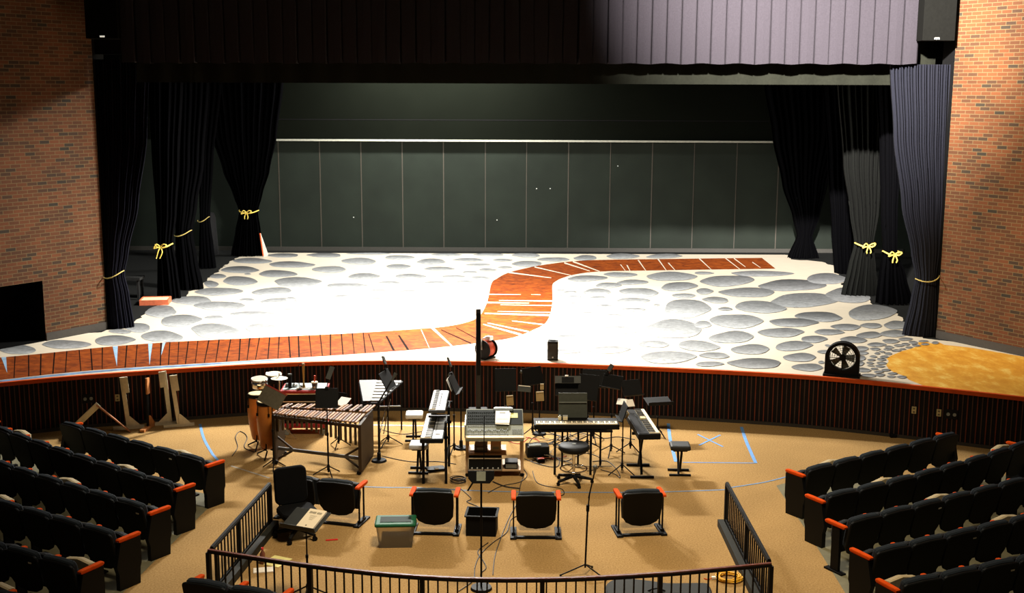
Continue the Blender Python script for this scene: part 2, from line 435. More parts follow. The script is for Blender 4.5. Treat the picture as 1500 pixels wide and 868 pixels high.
for c in [(715.6, 431, 763, 431.5, 1.3), (792, 431.7, 778, 431.4, 1), (809.5, 441, 731, 440, 2), (713, 443.2, 775, 444, 2.2), (809, 447.5, 733, 446.6, 1.5), (806, 461.8, 710, 459, 2.8), (806, 457.7, 729, 456, 1.2), (797, 475.6, 750, 470, 1.7), (774.5, 486, 714, 473, 2.2), (764, 490.5, 708, 475, 2.8), (745, 399, 807.5, 407, 2), (783, 391, 837, 403.5, 1.5), (826.5, 385, 864, 397, 2), (839, 383, 878.5, 397.6, 2.2),
          (909, 387.5, 916, 396.6, 1.5), (918.4, 388.4, 923, 397, 2), (935, 381, 946, 396.6, 2.2), (964, 379.6, 976, 396, 2.2), (979, 385, 989, 396, 2), (1024.5, 378.8, 1042, 395, 2.4), (1063, 378.4, 1084, 394.5, 2.5), (1075, 378.3, 1092, 391, 2), (1102, 384, 1114, 392, 1.5), (633, 480, 663, 508, 5), (617, 483, 629, 510, 1.0)]:
    crack(*c, mi=1, taper=.5)
for t in [[(165, 507.4), (172.6, 506.8), (171.3, 537)], [(217, 503.8), (223.4, 503.3), (219, 535)], [(238, 502), (242.6, 501.7), (236, 521)], [(2, 523.8), (9, 523), (10.5, 546.5)]]:
    quad(t, 5, .006)
xs = [22, 42, 60, 80, 98, 116, 133, 150, 186, 201, 236, 249, 262, 276, 290, 306, 321, 338, 352, 366, 380, 395, 409, 423, 437, 453, 469, 484, 500, 516, 532]
def interp(pts, x):
    P = sorted(pts)
    for a, b in zip(P, P[1:]):
        if a[0] <= x <= b[0]: return a[1]+(b[1]-a[1])*(x-a[0])/(b[0]-a[0])
    return P[-1][1]
pul = [p for p in pu if p[0] <= 690]; pll = [p for p in pl if p[0] <= 720]
for x in xs:
    yt = interp(pul, x); sl = random.uniform(-3, 3) - (4 if 170 < x < 420 else -3 if x > 420 else 0); yb = interp(pll, x+sl)
    crack(x, yt, x+sl, yb-.4, random.uniform(1.2, 2.1), mi=6, taper=random.uniform(.5, 1.1), dz=.005)
for c in [(540, 489, 548, 514, 1.3), (566, 492, 577, 513.5, 2.6), (584, 491, 598, 512.5, 2.8), (646, 483, 690, 503, 1.4), (668, 480, 700, 497, 1.2)]: crack(*c, mi=6, taper=1.3, dz=.005)
# blue-grey strip between path and nosing
bs = [(x, interp(pll, x)+.6) for x in (0, 60, 120, 180, 240, 300, 350, 413)]
lo = [(x, y+(2.6 if x < 320 else 1.8)) for x, y in bs]
quad(bs+list(reversed(lo)), 4, .005)
# sand patch
sand = [(1298, 534.5), (1302, 529), (1299, 525), (1305, 521), (1322, 514), (1335, 510.6), (1346, 506), (1345, 501.4), (1357, 500.5), (1364, 503), (1375, 501), (1383, 505), (1421, 509), (1520, 526)]
sw = [V(x, y, .004) for x, y in sand] + [(10.6, 21.5, ZS+.004)] + [(p.x, p.y, ZS+.004) for p in reversed(eb) if U(1336, 558, ZS).x < p.x < 10.6] + [V(1331, 556, .004), V(1325.6, 551, .004), V(1309, 545, .004), V(1302, 541, .004)]
st.poly(sw, 3)
# cobblestones: (x0, x1, y0, y1, darkness) of every painted stone; low mid-stage values bake stage-light washout into the tone
SB = [(391,439,371,377,.8),(340,399,378,386,.65),(392,462,383,392,.65),(323,380,390,400,.8),(377,437,396,406,.7),(308,331,401,408,.6),(358,368,400,402.5,.4),(325,378,405,418,.6),(400,471,406,420,.55),(299,320,411,421,.6),(286,354,421,433,.5),(370,428,421,433,.4),(250,312,434,446,.45),(350,374,437,441,.4),(384,436,436,447,.4),(286,358,441,455,.4),(212,260,448,465,.45),(408,440,452,457,.3),(234,295,461,478,.5),(300,327,462,468,.4),(338,410,456,465,.4),(279,352,474,496,.4),(360,414,474,491,.3),(183,221,473,487,.5),(160,192,482,489,.35),(205,270,485,501,.45),(138,197,491,506,.6),(0,53,505,519,.5),(62,132,498,511,.5),
(449,502,370.5,377,.75),(509,572,370,373,.35),(562,608,374,380,.4),(632,677,371,375,.4),(693,740,371,375,.4),(499,553,378,387,.4),(610,654,379,387,.5),(665,708,378,383,.45),(456,509,390,399,.4),(565,602,387,394,.5),(620,667,391,396,.55),(684,718,386,389.5,.4),(511,555,400,409,.45),(580,623,401,408,.45),(677,699,397,400,.4),(648,680,403,407,.35),(622,656,412,416,.45),(552,588,412,417,.35),(476,540,415,422,.35),(540,572,424,429,.4),(580,623,425,432,.35),(480,520,432,439,.35),(530,570,436,444,.4),(418,434,435,441,.35),(433,475,475,482,.5),(441,462,445,450,.35),(636,660,434,437,.3),(689,718,405,409,.35),(670,692,411,415,.3),(676,692,421,424,.3),(702,722,393,397,.35),(530,550,464,469,.3),(590,624,442,446,.25),(674,694,441,444,.25),(550,580,452,456,.2),(480,515,462,467,.2),(600,640,463,468,.2),(640,668,452,457,.2),(470,500,448,453,.2),
(749,793,371,377,.4),(787.5,835,377,383,.45),(840,875,374,381.5,.5),(887,937,371.5,379,.4),(946,1000,372,378.5,.4),(751,794,382,391,.5),(722,750,379,383,.4),(729.5,750,390,393,.35),(703,728,394,397,.3),(830,890,403.5,412,.65),(885,932,398.5,406,.45),(902,951,410,417,.5),(871,911,414,422,.45),(853,896,423,432,.45),(907,966,422,434,.45),(861,889,434,439,.45),(904,951,436,445,.45),(871,899,446,452.5,.5),(910,947,451,456,.55),(825,845,426,429,.5),(832,852,433,437,.45),(829,852,443,446.5,.4),(850,874,457,461,.6),(884,916,460,466,.45),(815,827,424,426,.45),(815,825,432,434,.45),(816,826.5,438.5,441,.45),(816.5,824,444,446.5,.5),(813.5,835,457,461,.4),(813.5,838,465.5,470,.45),(828,847,452,454,.35),(875,936,478,490,.3),(762,794,490,497,.45),(801,859,491,499.5,.6),(725,784,502,512,.5),(790,848,512,518.5,.55),(860,922,507,518,.4),
(948,1019,398,412,.42),(1016,1046,398,402,.4),(1069,1162,396.8,405,.45),(1027,1103,403,420,.6),(1113,1208,409,427,.8),(1182,1240,400,417,.6),(967,1022,413.5,426,.55),(1020,1044,422,431.5,.5),(1056,1134,421,436,.6),(983.5,1020,430,436.5,.4),(1029,1068,435,444,.55),(1130,1226,429,451,.5),(970,1042,439,465,.45),(1076,1150,441,459,.45),(957,967,445.5,448,.6),(1052,1072.5,450,455.5,.7),(1040.5,1117,460,481,.48),(1164,1235,457,471,.75),(1126.5,1197,466,479,.75),(943.5,1029,468.5,496,.4),(1017,1042,470,481,.45),(1039,1104.5,485.5,503,.5),(1112,1176,480,494.5,.6),(1193,1235,482,491,.6),(1172,1212,492,502,.6),(992.5,1053,499,515,.4),(936,980,499,509.5,.35),(1070,1129,505,519,.55),(1134,1190,500,514,.5),(940,1017,514,533,.32),(1024.5,1069,516.5,525.5,.5),(1147,1196,517.5,530,.6),(1018,1060,530,537,.5),(1066,1146,525,540,.75),(1161,1205,532.5,544,.65),
(1210,1276,422,444,.55),(1240,1314,447,469,.55),(1217,1261,474.5,484,.6),(1261,1291.5,473,481.5,.55),(1295,1333,470,483,.55),(1255,1291.5,486,496,.65),(1288,1330,484,494,.55),(1231,1268.5,493,503,.65),(1291.5,1318,497,503,.6),(1316,1336,494.5,499.5,.55),(1270,1298,502,508,.6),(1252,1272,507,514.4,.5),(1252,1272,514.8,520,.5),(1252,1268.5,521,528,.5),(1252,1266,529,536,.5),(1254,1275,539,545.5,.65),(1259,1284,548,552.6,.6),(1197,1215,513,518,.45),(1208,1217,505,508,.5),(1198,1208,529,533,.45)]
for (cx, cy, rx, ry) in [(553,605,40,12),(665,590,38,10),(740,577,38,10),(855,553,38,12),(795,567,35,10),(650,607,35,8),(878,577,35,9),(935,543,40,8),(950,567,35,8),(820,592,28,7),(720,617,38,9),(770,605,25,6),(605,627,25,7),(655,642,32,9),(568,640,22,9),(538,665,30,8),(625,667,35,10),(522,692,30,9),(602,688,35,10),(512,717,32,8),(603,717,42,10),(590,742,38,9),(518,738,30,5),(545,762,32,7),(637,773,35,9),(580,787,40,9),(690,800,40,8),(592,812,38,11),(680,825,35,8),(765,828,38,10),(1030,556,30,10)]:
    X, Y_ = 1180+cx/5.425, 400+cy/5.425; SB.append((X-rx/5.425, X+rx/5.425, Y_-ry/5.425, Y_+ry/5.425, .6))
stone_cols = {}
def tone(t, dk):
    top = .03+.26*(1-min(1, dk*1.15))**1.3; mid = .13+.23*(1-dk); low = .42+.12*(1-dk)
    if t < .5: q = max(0, t)/.5; return top+(mid-top)*q**.8
    q = (t-.5)/.5; return mid+(low-mid)*q
rnd = random.Random(5)
for si, (x0, x1, y0, y1, dk) in enumerate(SB):
    cx, cy, rx, ry = (x0+x1)/2, (y0+y1)/2, (x1-x0)/2, (y1-y0)/2
    ph = [rnd.uniform(0, 6.28) for _ in range(4)]; tilt = rnd.uniform(-.16, .16)*ry
    N = 30; ring = []
    for i in range(N):
        t = 2*PI*i/N
        q = 1+.06*math.sin(2*t+ph[0])+.05*math.sin(3*t+ph[1])+.025*math.sin(5*t+ph[2])
        ux, uy = q*math.cos(t), q*math.sin(t)
        # flatten the lower half a little, point the ends
        ring.append((ux, uy*(1-.25*abs(ux)**4)))
    vs = []; cs = []; fs = []
    levels = [1, .82, .6, .35]
    for l in levels:
        for (ux, uy) in ring:
            px, py = cx+rx*ux*l, cy+ry*uy*l+tilt*ux*l
            vs.append(V(px, py, .0055+si*.00004)); t = (uy*l+1)/2      # 0 far edge, 1 near edge
            g = tone(t, dk)
            g *= .72; cs.append((g*.96, g*.99, g*1.0, 1))
    vs.append(V(cx, cy, .0055+si*.00004)); g = tone(.5, dk)*.72; cs.append((g*.96, g*.99, g, 1))
    for li in range(len(levels)-1):
        for i in range(N): fs.append((li*N+i, li*N+(i+1) % N, (li+1)*N+(i+1) % N, (li+1)*N+i))
    o3 = (len(levels)-1)*N
    for i in range(N): fs.append((o3+i, o3+(i+1) % N, len(vs)-1))
    fs = [tuple(reversed(ff)) for ff in fs]
    o = st.add(vs, fs, 7)
    for i, c in enumerate(cs): stone_cols[o+i] = c
so = st.build('stage_floor', [STAGEBLK, STAGEWHITE, PATH, SAND, BLUEPAINT, PALEBLUE, CRACKD, STONE], fix=False)
ca = so.data.color_attributes.new('Col', 'FLOAT_COLOR', 'POINT')
for i in range(len(so.data.vertices)): ca.data[i].color = stone_cols.get(i, (1, 1, 1, 1))
for pgn in so.data.polygons:
    if pgn.normal.z < 0: pgn.flip()
struct(so)

# ------------------------------------------------------------------ walls
def uvwall(name, quads, m_, back=None):
    """quads: list of ((x,y,z) x4 corners, (u,v) x4)"""
    me = bpy.data.meshes.new(name); vs = []; fs = []; uvs = []
    for q, u in quads:
        o = len(vs); vs += q; fs.append((o, o+1, o+2, o+3)); uvs += u
    me.from_pydata(vs, [], fs); l = me.uv_layers.new(name='UVMap')
    for i, u in enumerate(uvs): l.data[i].uv = u
    me.materials.append(m_); o = bpy.data.objects.new(name, me); COL.objects.link(o); return struct(o)
ZT = 9.0
LW0, LW1 = Vector((-8.34, 24.0, 0)), Vector((-9.71, 22.02, 0))
dL = (LW1-LW0).normalized(); LW2 = LW0+dL*6.2
pO = UW(62, 411, LW0, LW1); uO = (Vector((pO.x, pO.y, 0))-LW0).length; zO = pO.z
def lw(u, z): p = LW0+dL*u; return (p.x, p.y, z)
def q4(P, u0, u1, z0, z1): return ([P(u0, z0), P(u1, z0), P(u1, z1), P(u0, z1)], [(u0, z0), (u1, z0), (u1, z1), (u0, z1)])
uvwall('wall_left', [q4(lw, 0, uO, ZS, ZT), q4(lw, uO, 2.9+uO, zO, ZT), q4(lw, uO+2.9, 6.2, ZS, ZT)], BRICK)
rc = MB(); nL = Vector((dL.y, -dL.x, 0)); nL = nL if nL.x < 0 else -nL
def lwn(u, d, z): p = LW0+dL*u+nL*d; return (p.x, p.y, z)
u0, u1 = uO, uO+2.9
rc.add([lwn(u0, 0, ZS), lwn(u0, .8, ZS), lwn(u0, .8, zO), lwn(u0, 0, zO), lwn(u1, 0, ZS), lwn(u1, .8, ZS), lwn(u1, .8, zO), lwn(u1, 0, zO)], [(0, 1, 2, 3), (4, 7, 6, 5), (1, 5, 6, 2), (3, 2, 6, 7)])
rc.add([lwn(u0, .0, ZS+.02), lwn(u0, .8, ZS+.02), lwn(u1, .8, ZS+.02), lwn(u1, .0, ZS+.02)], [(0, 1, 2, 3)])
struct(rc.build('wall_recess_left', HOLE, fix=False))
RW0, RW1 = Vector((8.56, 23.47, 0)), Vector((9.62, 21.8, 0)); dR = (RW1-RW0).normalized()
def rw(u, z): p = RW0+dR*u; return (p.x, p.y, z)
uvwall('wall_right', [q4(rw, 0, 6.0, ZS, ZT)], BRICK)
def cove(name, P0, d, a, b, side):
    c = MB(); nn = Vector((-d.y, d.x, 0))*side
    p, q = P0+d*a, P0+d*b
    c.add([p, q, q+nn*.012, p+nn*.012], [], 0)
    vs = [(x.x, x.y, z) for z in (ZS, ZS+.16) for x in (p, q, q+nn*.014, p+nn*.014)]
    c.add(vs, [(0, 1, 5, 4), (1, 2, 6, 5), (2, 3, 7, 6), (3, 0, 4, 7), (4, 5, 6, 7)])
    return struct(c.build(name, COVE))
cove('baseboard_left', LW0, dL, 0, uO-.01, 1)
cove('baseboard_right', RW0, dR, 0, 6.0, -1)
# proscenium returns, stage side walls, ceiling
w = MB(); w.box((LW0.x-.21, 24.35, (ZS+ZT)/2), (.4, .68, ZT-ZS)); struct(w.build('wall_proscenium_left', HEADER))
w = MB(); w.box((RW0.x+.21, 23.82, (ZS+ZT)/2), (.4, .68, ZT-ZS)); struct(w.build('wall_proscenium_right', HEADER))
w = MB(); w.box((-13.1, 30, 5), (.2, 13, 8.2)); struct(w.build('wall_stage_left', HEADER))
w = MB(); w.box((13.1, 30, 5), (.2, 13, 8.2)); struct(w.build('wall_stage_right', HEADER))
w = MB(); w.box((0, 30.4, 9.1), (26.4, 12.6, .2)); struct(w.build('ceiling', HEADER))
w = MB(); w.box((-10.9, 24.75, 5), (4.6, .1, 8.1)); w.box((11.0, 24.2, 5), (4.4, .1, 8.1)); struct(w.build('wall_stage_wing', HEADER))
w = MB(); w.box((0.1, 24.25, 7.75), (17.2, .1, 2.5)); struct(w.build('wall_header', HEADER))
# back wall: panels with seams, pale rail, darker upper wall with one horizontal joint
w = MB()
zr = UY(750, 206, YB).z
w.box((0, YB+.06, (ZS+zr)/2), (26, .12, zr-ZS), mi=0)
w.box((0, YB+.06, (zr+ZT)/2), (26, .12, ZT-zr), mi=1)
for px in [410, 470, 530, 590, 650, 711, 771, 832, 893, 954, 1015, 1077, 1138]:
    p = UY(px, 300, YB); w.box((p.x, YB-.002, (ZS+zr)/2), (.022 if px % 2 else .03, .012, zr-ZS), mi=2)
zj = UY(750, 176, YB).z
w.box((0, YB-.002, zj), (22, .01, .03), mi=3)
for (px, py) in [(786, 276), (806, 276), (518, 318), (728, 322), (905, 243)]:
    p = UY(px, py, YB); w.box((p.x, YB-.004, p.z), (.03, .01, .03), mi=4)
struct(w.build('wall_back', [BACKW, BACKDARK, BACKSEAM, HEADER, LGREY]))
w = MB(); w.box((UY(766, 206, YB).x, YB-.1, zr), (15.2, .2, .05)); struct(w.build('trim_2', mat('rail_paint', (150, 150, 138), .5)))
w = MB(); w.box((0, YB-.02, ZS+.06), (24, .03, .12)); struct(w.build('baseboard_back', mat('back_base', (46, 44, 38), .7)))

# dark boxes high beside the valance with a small white lamp
for (px0, px1, py, Y, lx, lab) in [(131, 178, 57, 23.55, 155, 'dark box high on the left beside the brick wall with small lamp'), (1346, 1393, 60, 23.25, 1367, 'dark grey green box high on the right beside the valance with small lamp')]:
    a = UY(px0, py, Y); b = UY(px1, py, Y)
    t = thing('hanging_loudspeaker', lab, 'loudspeaker', ((a.x+b.x)/2, Y-.02, a.z), 0, 'boxes beside the valance')
    x = MB(); x.box((0, 0, .6), (b.x-a.x, .36, 1.2)); x.build('cabinet', mat('box_olive', (11, 11, 9), .9, spec=.05), t, bev=.01)
    x = MB(); lp = UY(lx, py-3, Y); x.box((lp.x-(a.x+b.x)/2, -.186, lp.z-a.z), (.09, .012, .03)); x.build('lamp', mat('lamp_white', (250, 246, 235), .4, emit=(255, 248, 230), estr=.6), t)

# ------------------------------------------------------------------ curtains
def sheet(cols, rows, fn):
    b = MB(); vs = [fn(i/cols, j/rows) for j in range(rows+1) for i in range(cols+1)]
    b.add(vs, [(j*(cols+1)+i, j*(cols+1)+i+1, (j+1)*(cols+1)+i+1, (j+1)*(cols+1)+i) for j in range(rows) for i in range(cols)], 0, True); return b
# valance (box pleats)
YV = 23.5
va, vb = UY(179, 92, YV), UY(1343, 94, YV)
npl = 54; b = MB(); rowsz = [0, .12, .3, .6, .85, 1.0]; prof = []
rv = random.Random(3)
for i in range(npl):
    j = rv.uniform(-.012, .012)
    for fx, y in ((0, 0), (.06, -.016), (.45, -.024), (.88, -.02), (.95, .0), (.975, .1)): prof.append(((i+fx)/npl, y*rv.uniform(.8, 1.2), j))
prof.append((1, 0, 0)); Wd = vb.x-va.x; nn = len(prof); vs = []
for rz in rowsz:
    for (fx, y, j) in prof: vs.append((va.x+Wd*fx+j*(1-rz)*1.2, YV+y*(1.15-.5*rz), va.z+(vb.z-va.z)*fx + (8.4-va.z)*rz+(.012*math.sin(fx*140) if rz == 0 else 0)))
b.add(vs, [(r*nn+i, r*nn+i+1, (r+1)*nn+i+1, (r+1)*nn+i) for r in range(len(rowsz)-1) for i in range(nn-1)], 0, False)
tag(b.build('valance_curtain', VALANCE, fix=False), 'long pleated grey valance curtain across the top of the stage opening', 'curtain')
# olive border just behind it
Yb3 = 24.08
def fo(u, v):
    x = -7.5+15.9*u; return (x, Yb3+.03*math.sin(u*2*PI*26), (UY(900, 123, Yb3).z+(UY(1300, 124.5, Yb3).z-UY(100, 120, Yb3).z)*(u-.6))*(1-v)+8.6*v)
tag(sheet(300, 3, fo).build('border_curtain', OLIVE, fix=False), 'olive grey border with straight hem behind the pleated valance, lit at its right end', 'curtain')

def drape(label, Y, lev, pleats, m_, tie=None, bow=0, amp=.12, seed=0, group='side curtains tied back with yellow rope', top=8.5):
    """lev: (py, x_left, x_right) in the picture plane at depth Y, top to bottom"""
    P = []
    for (py, xl, xr) in lev:
        a, c = UY(xl, py, Y), UY(xr, py, Y); P.append([max(ZS+.012, (a.z+c.z)/2), a.x, c.x])
    P[-1][0] = ZS+.012
    P.insert(0, [max(top, P[0][0]+.02), P[0][1], P[0][2]]); P.sort(key=lambda p: -p[0])
    x0 = (P[-1][1]+P[-1][2])/2
    t = thing('stage_curtain', label, 'curtain', (x0, Y, ZS), 0, group)
    rr = random.Random(seed); ph = [rr.uniform(0, 6) for _ in range(4)]
    cols = pleats*8; rows = 46; wmax = max(p[2]-p[1] for p in P)
    def at(z):
        for p, q in zip(P, P[1:]):
            if q[0] <= z <= p[0]:
                s = (p[0]-z)/max(1e-6, p[0]-q[0]); s2 = s*s*(3-2*s)*.5+s*.5
                return p[1]+(q[1]-p[1])*s2, p[2]+(q[2]-p[2])*s2
        return P[-1][1:]
    zs = [P[0][0]+(P[-1][0]-P[0][0])*j/rows for j in range(rows+1)]
    vs = []
    for z in zs:
        xl, xr = at(z); wd = xr-xl; am = amp*min(1, .45+.55*wd/wmax)
        for i in range(cols+1):
            u = i/cols; ang = 2*PI*pleats*u
            y = am*math.sin(ang+.5*math.sin(z*.6+ph[0]))+am*.35*math.sin(ang*.37+ph[1])
            y -= .18*math.sin(PI*u)*min(1, .5*wmax/max(.1, wd))        # bunched roundness
            vs.append((xl+wd*u+.02*math.sin(ang*2+ph[2])-x0, y, z-ZS))
    b = MB(); b.add(vs, [(j*(cols+1)+i, j*(cols+1)+i+1, (j+1)*(cols+1)+i+1, (j+1)*(cols+1)+i) for j in range(rows) for i in range(cols)], 0, True)
    b.build('drape_panel', m_, t, fix=False)
    if tie:
        py, xl, xr = tie; a, c = UY(xl, py, Y), UY(xr, py, Y); z = (a.z+c.z)/2-ZS; w = (c.x-a.x)/2+.03; cx = (a.x+c.x)/2-x0
        r = MB(); pts = []
        for k in range(28):
            th = 2*PI*k/28; pts.append((cx+w*math.cos(th), -.10+(amp*.75+.2)*math.sin(th), z+.03*math.cos(th*2)+ (.05*math.cos(th) if bow == 0 else 0)))
        r.path(pts, .018 if bow else .012, 7, closed=True)
        yf = -.10-(amp*.75+.2)-.02
        if bow:
            for sx in (-1, 1):
                lp = [(cx+sx*0, yf, z), (cx+sx*.08, yf-.03, z+.06), (cx+sx*.15, yf-.03, z+.04*sx), (cx+sx*.08, yf-.03, z-.02), (cx, yf, z)]
                r.path(catmull(lp, 5), .016, 6)
                r.path(catmull([(cx, yf, z), (cx+sx*.05, yf-.04, z-.12), (cx+sx*.04-.1*(bow-1), yf-.03, z-.17*bow)], 5), .016, 6)
        r.build('tie_rope', ROPE if bow else mat('thin_cord', (168, 148, 80), .8), t)
    return t
drape('navy front curtain at the left beside the brick wall, tied low with thin cord', 24.25, [(95, 133, 219), (200, 139, 216), (300, 148, 203), (370, 153, 188), (401, 155, 182), (430, 156, 189), (481, 157, 197)], 20, mat('navy_drape_dark', (22, 22, 30), .95, spec=.05), (401, 156, 181), 0, amp=.07, seed=1, top=6.4)
drape('black side curtain second from the left brick wall, tied with a drooping yellow bow', 27.7, [(110, 216, 268), (240, 222, 262), (310, 228, 258), (358, 231, 253), (390, 230, 259), (436, 230, 265)], 7, VELVET, (358, 232, 252), 1.6, amp=.1, seed=2)
drape('black side curtain third from the left brick wall, tied with straight yellow cord', 29.0, [(112, 252, 306), (240, 255, 298), (300, 257, 288), (341, 258, 281), (380, 257, 288), (425, 256, 297)], 7, VELVET, (341, 258, 280), 0, amp=.1, seed=3)
drape('short narrow black side curtain deep in the left wing, tied with yellow cord', 32.5, [(115, 285, 325), (240, 290, 312), (321, 293, 307), (360, 291, 312), (392, 290, 316)], 5, VELVET, (321, 293, 306), 0, amp=.08, seed=4)
drape('wide black rear curtain at the left end of the back wall, knotted yellow rope', 35.0, [(118, 300, 416), (200, 312, 406), (250, 328, 396), (285, 343, 385), (309, 352, 378), (340, 346, 383), (374, 340, 388)], 12, VELVET, (309, 353, 378), 1.1, amp=.13, seed=5)
drape('navy front curtain at the right beside the brick wall, lit grey at the top', 23.75, [(96, 1305, 1396), (200, 1310, 1391), (300, 1322, 1386), (370, 1336, 1378), (406, 1342, 1371), (440, 1335, 1372), (493, 1322, 1373)], 22, DRAPE, (406, 1342, 1370), 0, amp=.07, seed=6, top=6.28)
drape('black side curtain next to the right navy curtain, tied with looped yellow rope', 27.3, [(112, 1284, 1330), (220, 1289, 1318), (300, 1291, 1313), (370, 1294, 1312), (400, 1289, 1325), (446, 1284, 1336)], 7, VELVET, (369, 1294, 1312), 1.1, amp=.1, seed=7)
drape('dark grey side curtain second from the right navy curtain, tied with a yellow bow', 28.5, [(112, 1226, 1298), (240, 1235, 1291), (310, 1245, 1287), (357, 1252, 1278), (390, 1243, 1282), (434, 1232, 1286)], 8, mat('charcoal_drape', (12, 13, 11), .95, spec=.1), (357, 1253, 1278), 1.0, amp=.1, seed=8)
drape('black side curtain deep in the right wing hanging without a rope', 32.0, [(116, 1205, 1262), (240, 1212, 1258), (340, 1218, 1252), (403, 1222, 1250)], 6, VELVET, None, 0, amp=.1, seed=9, group=None)
drape('wide black rear curtain at the right end of the back wall, gathered low', 35.0, [(118, 1120, 1240), (200, 1132, 1232), (270, 1146, 1210), (320, 1162, 1198), (345, 1168, 1188), (377, 1154, 1198)], 12, VELVET, None, 0, amp=.13, seed=10, group=None)

# objects in the wings
p = U(228, 444, ZS)
t = thing('wooden_tray', 'small orange sided wooden tray lying at the left edge of the painted stage', 'box', (p.x, p.y, ZS), R(8))
b = MB(); b.box((0, 0, .06), (.6, .48, .09)); b.build('tray_bottom', mat('cream_wood', (226, 200, 160), .6), t)
b = MB()
for c, d in (((0, -.25, .06), (.64, .03, .12)), ((0, .25, .06), (.64, .03, .12)), ((-.31, 0, .06), (.03, .5, .12)), ((.31, 0, .06), (.03, .5, .12))): b.box(c, d)
b.build('tray_side', mat('orange_side', (206, 106, 70), .6), t)
p = U(384, 361, ZS); Yq = 34.7
b = MB(); tri = [UY(381, 326, Yq), UY(392, 357, Yq), UY(391, 360, Yq), UY(386, 361, Yq)]
t = thing('leaning_board', 'pointed white board with orange edge leaning behind the left rear curtain', 'board', (tri[2].x, Yq, ZS))
base = Vector((tri[2].x, Yq, ZS))
b.add([q-base for q in tri]+[q-base+Vector((0, .04, 0)) for q in tri], [(0, 1, 2, 3), (7, 6, 5, 4), (0, 4, 5, 1), (1, 5, 6, 2), (2, 6, 7, 3), (3, 7, 4, 0)]); b.v = [Vector((v.x, v.y, v.z)) for v in b.v]
zmin = min(v.z for v in b.v)
for v in b.v: v.z -= zmin
b.build('board_face', WHITE, t)
b = MB(); b.tube(tri[0]-base+Vector((-.015, 0, -zmin)), tri[3]-base+Vector((-.015, 0, -zmin+.03)), .02); b.build('orange_edge', mat('orange_edge', (220, 90, 40), .6), t)
p = U(318, 368, ZS)
b = MB(); b.lathe([(0, 0), (.22, 0), (.2, .5), (.17, 1.1), (.13, 1.25), (0, 1.28)], n=18)
o = b.build('covered_stand', mat('grey_cover', (26, 26, 28), .9)); o.location = (p.x, 35.2, ZS); tag(o, 'dark covered upright stand deep in the left wing', 'stand')
p = U(208, 424, ZS)
t = thing('low_bench', 'low black bench in the dark left wing behind the front curtain', 'bench', (-9.3, 27.6, ZS))
b = MB(); b.box((0, 0, .5), (1.2, .4, .06)); b.build('bench_top', mat('bench_dark', (17, 17, 16), .7), t)
for x in (-.54, .54):
    for y in (-.15, .15):
        b = MB(); b.box((x, y, .235), (.05, .05, .47)); b.build('leg', mat('bench_dark', (17, 17, 16), .7), t)

# ------------------------------------------------------------------ items on the stage edge
# column loudspeaker stands on the house floor in front of the stage
t = thing('column_loudspeaker', 'tall slim black column loudspeaker rising past the stage edge behind the mixing desk', 'loudspeaker', (-.58, 20.15, 0), R(4))
b = MB(); b.box((0, 0, .16), (.34, .4, .32)); b.build('base_cabinet', BLACK, t, bev=.02)
b = MB(); b.box((0, 0, 1.22), (.085, .1, 1.8)); b.build('column', mat('column_black', (22, 22, 24), .5), t, bev=.012)
b = MB(); b.box((0, -.052, 1.5), (.065, .006, 1.1)); b.build('grille', BLACKM, t)
# cord reel
t = thing('cord_reel', 'black reel wound with orange cord on the stage edge behind the column loudspeaker', 'cable reel', (-.47, 21.46, ZS+.006), R(-38))
RY = Matrix.Rotation(PI/2, 4, 'X')
for s in (-1, 1):
    b = MB(); b.disc(.175, .175, -.012, .012, n=32, M=Matrix.Translation((0, s*.11, .18)) @ RY); b.build('flange', BLACK, t)
b = MB(); b.lathe([(.06, -.09), (.145, -.09), (.15, -.03), (.145, .03), (.15, .09), (.06, .09)], n=28, M=Matrix.Translation((0, 0, .18)) @ RY); b.build('wound_cord', CORDO, t)
b = MB(); b.path([(.0, -.13, .18), (0, -.14, .38), (0, 0, .40), (0, .14, .38), (0, .13, .18)], .012); b.box((.02, .05, .375), (.12, .1, .07)); b.build('handle', SILVER, t)
b = MB(); b.box((0, 0, .012), (.2, .3, .024)); b.build('foot', BLACKM, t)
# small speaker
p = U(810, 528.5, ZS)
t = thing('small_loudspeaker', 'small black boxy loudspeaker standing alone at the middle of the stage edge', 'loudspeaker', (p.x, p.y+.11, ZS+.006), R(-3))
b = MB(); b.prism([(-.1, -.09), (.1, -.09), (.085, .1), (-.085, .1)], 0, .35); b.build('cabinet', BLACK, t, bev=.012)
b = MB(); b.box((0, -.092, .17), (.17, .008, .3)); b.build('grille', mat('speaker_grille', (38, 39, 34), .7), t)
b = MB(); b.disc(.055, .055, 0, .006, (0, .0, .349), mi=0); b.build('top_port', HOLE, t)
b = MB(); b.disc(.014, .014, 0, .006, M=Matrix.Translation((0, -.096, .06)) @ RY); b.build('badge', LGREY, t)
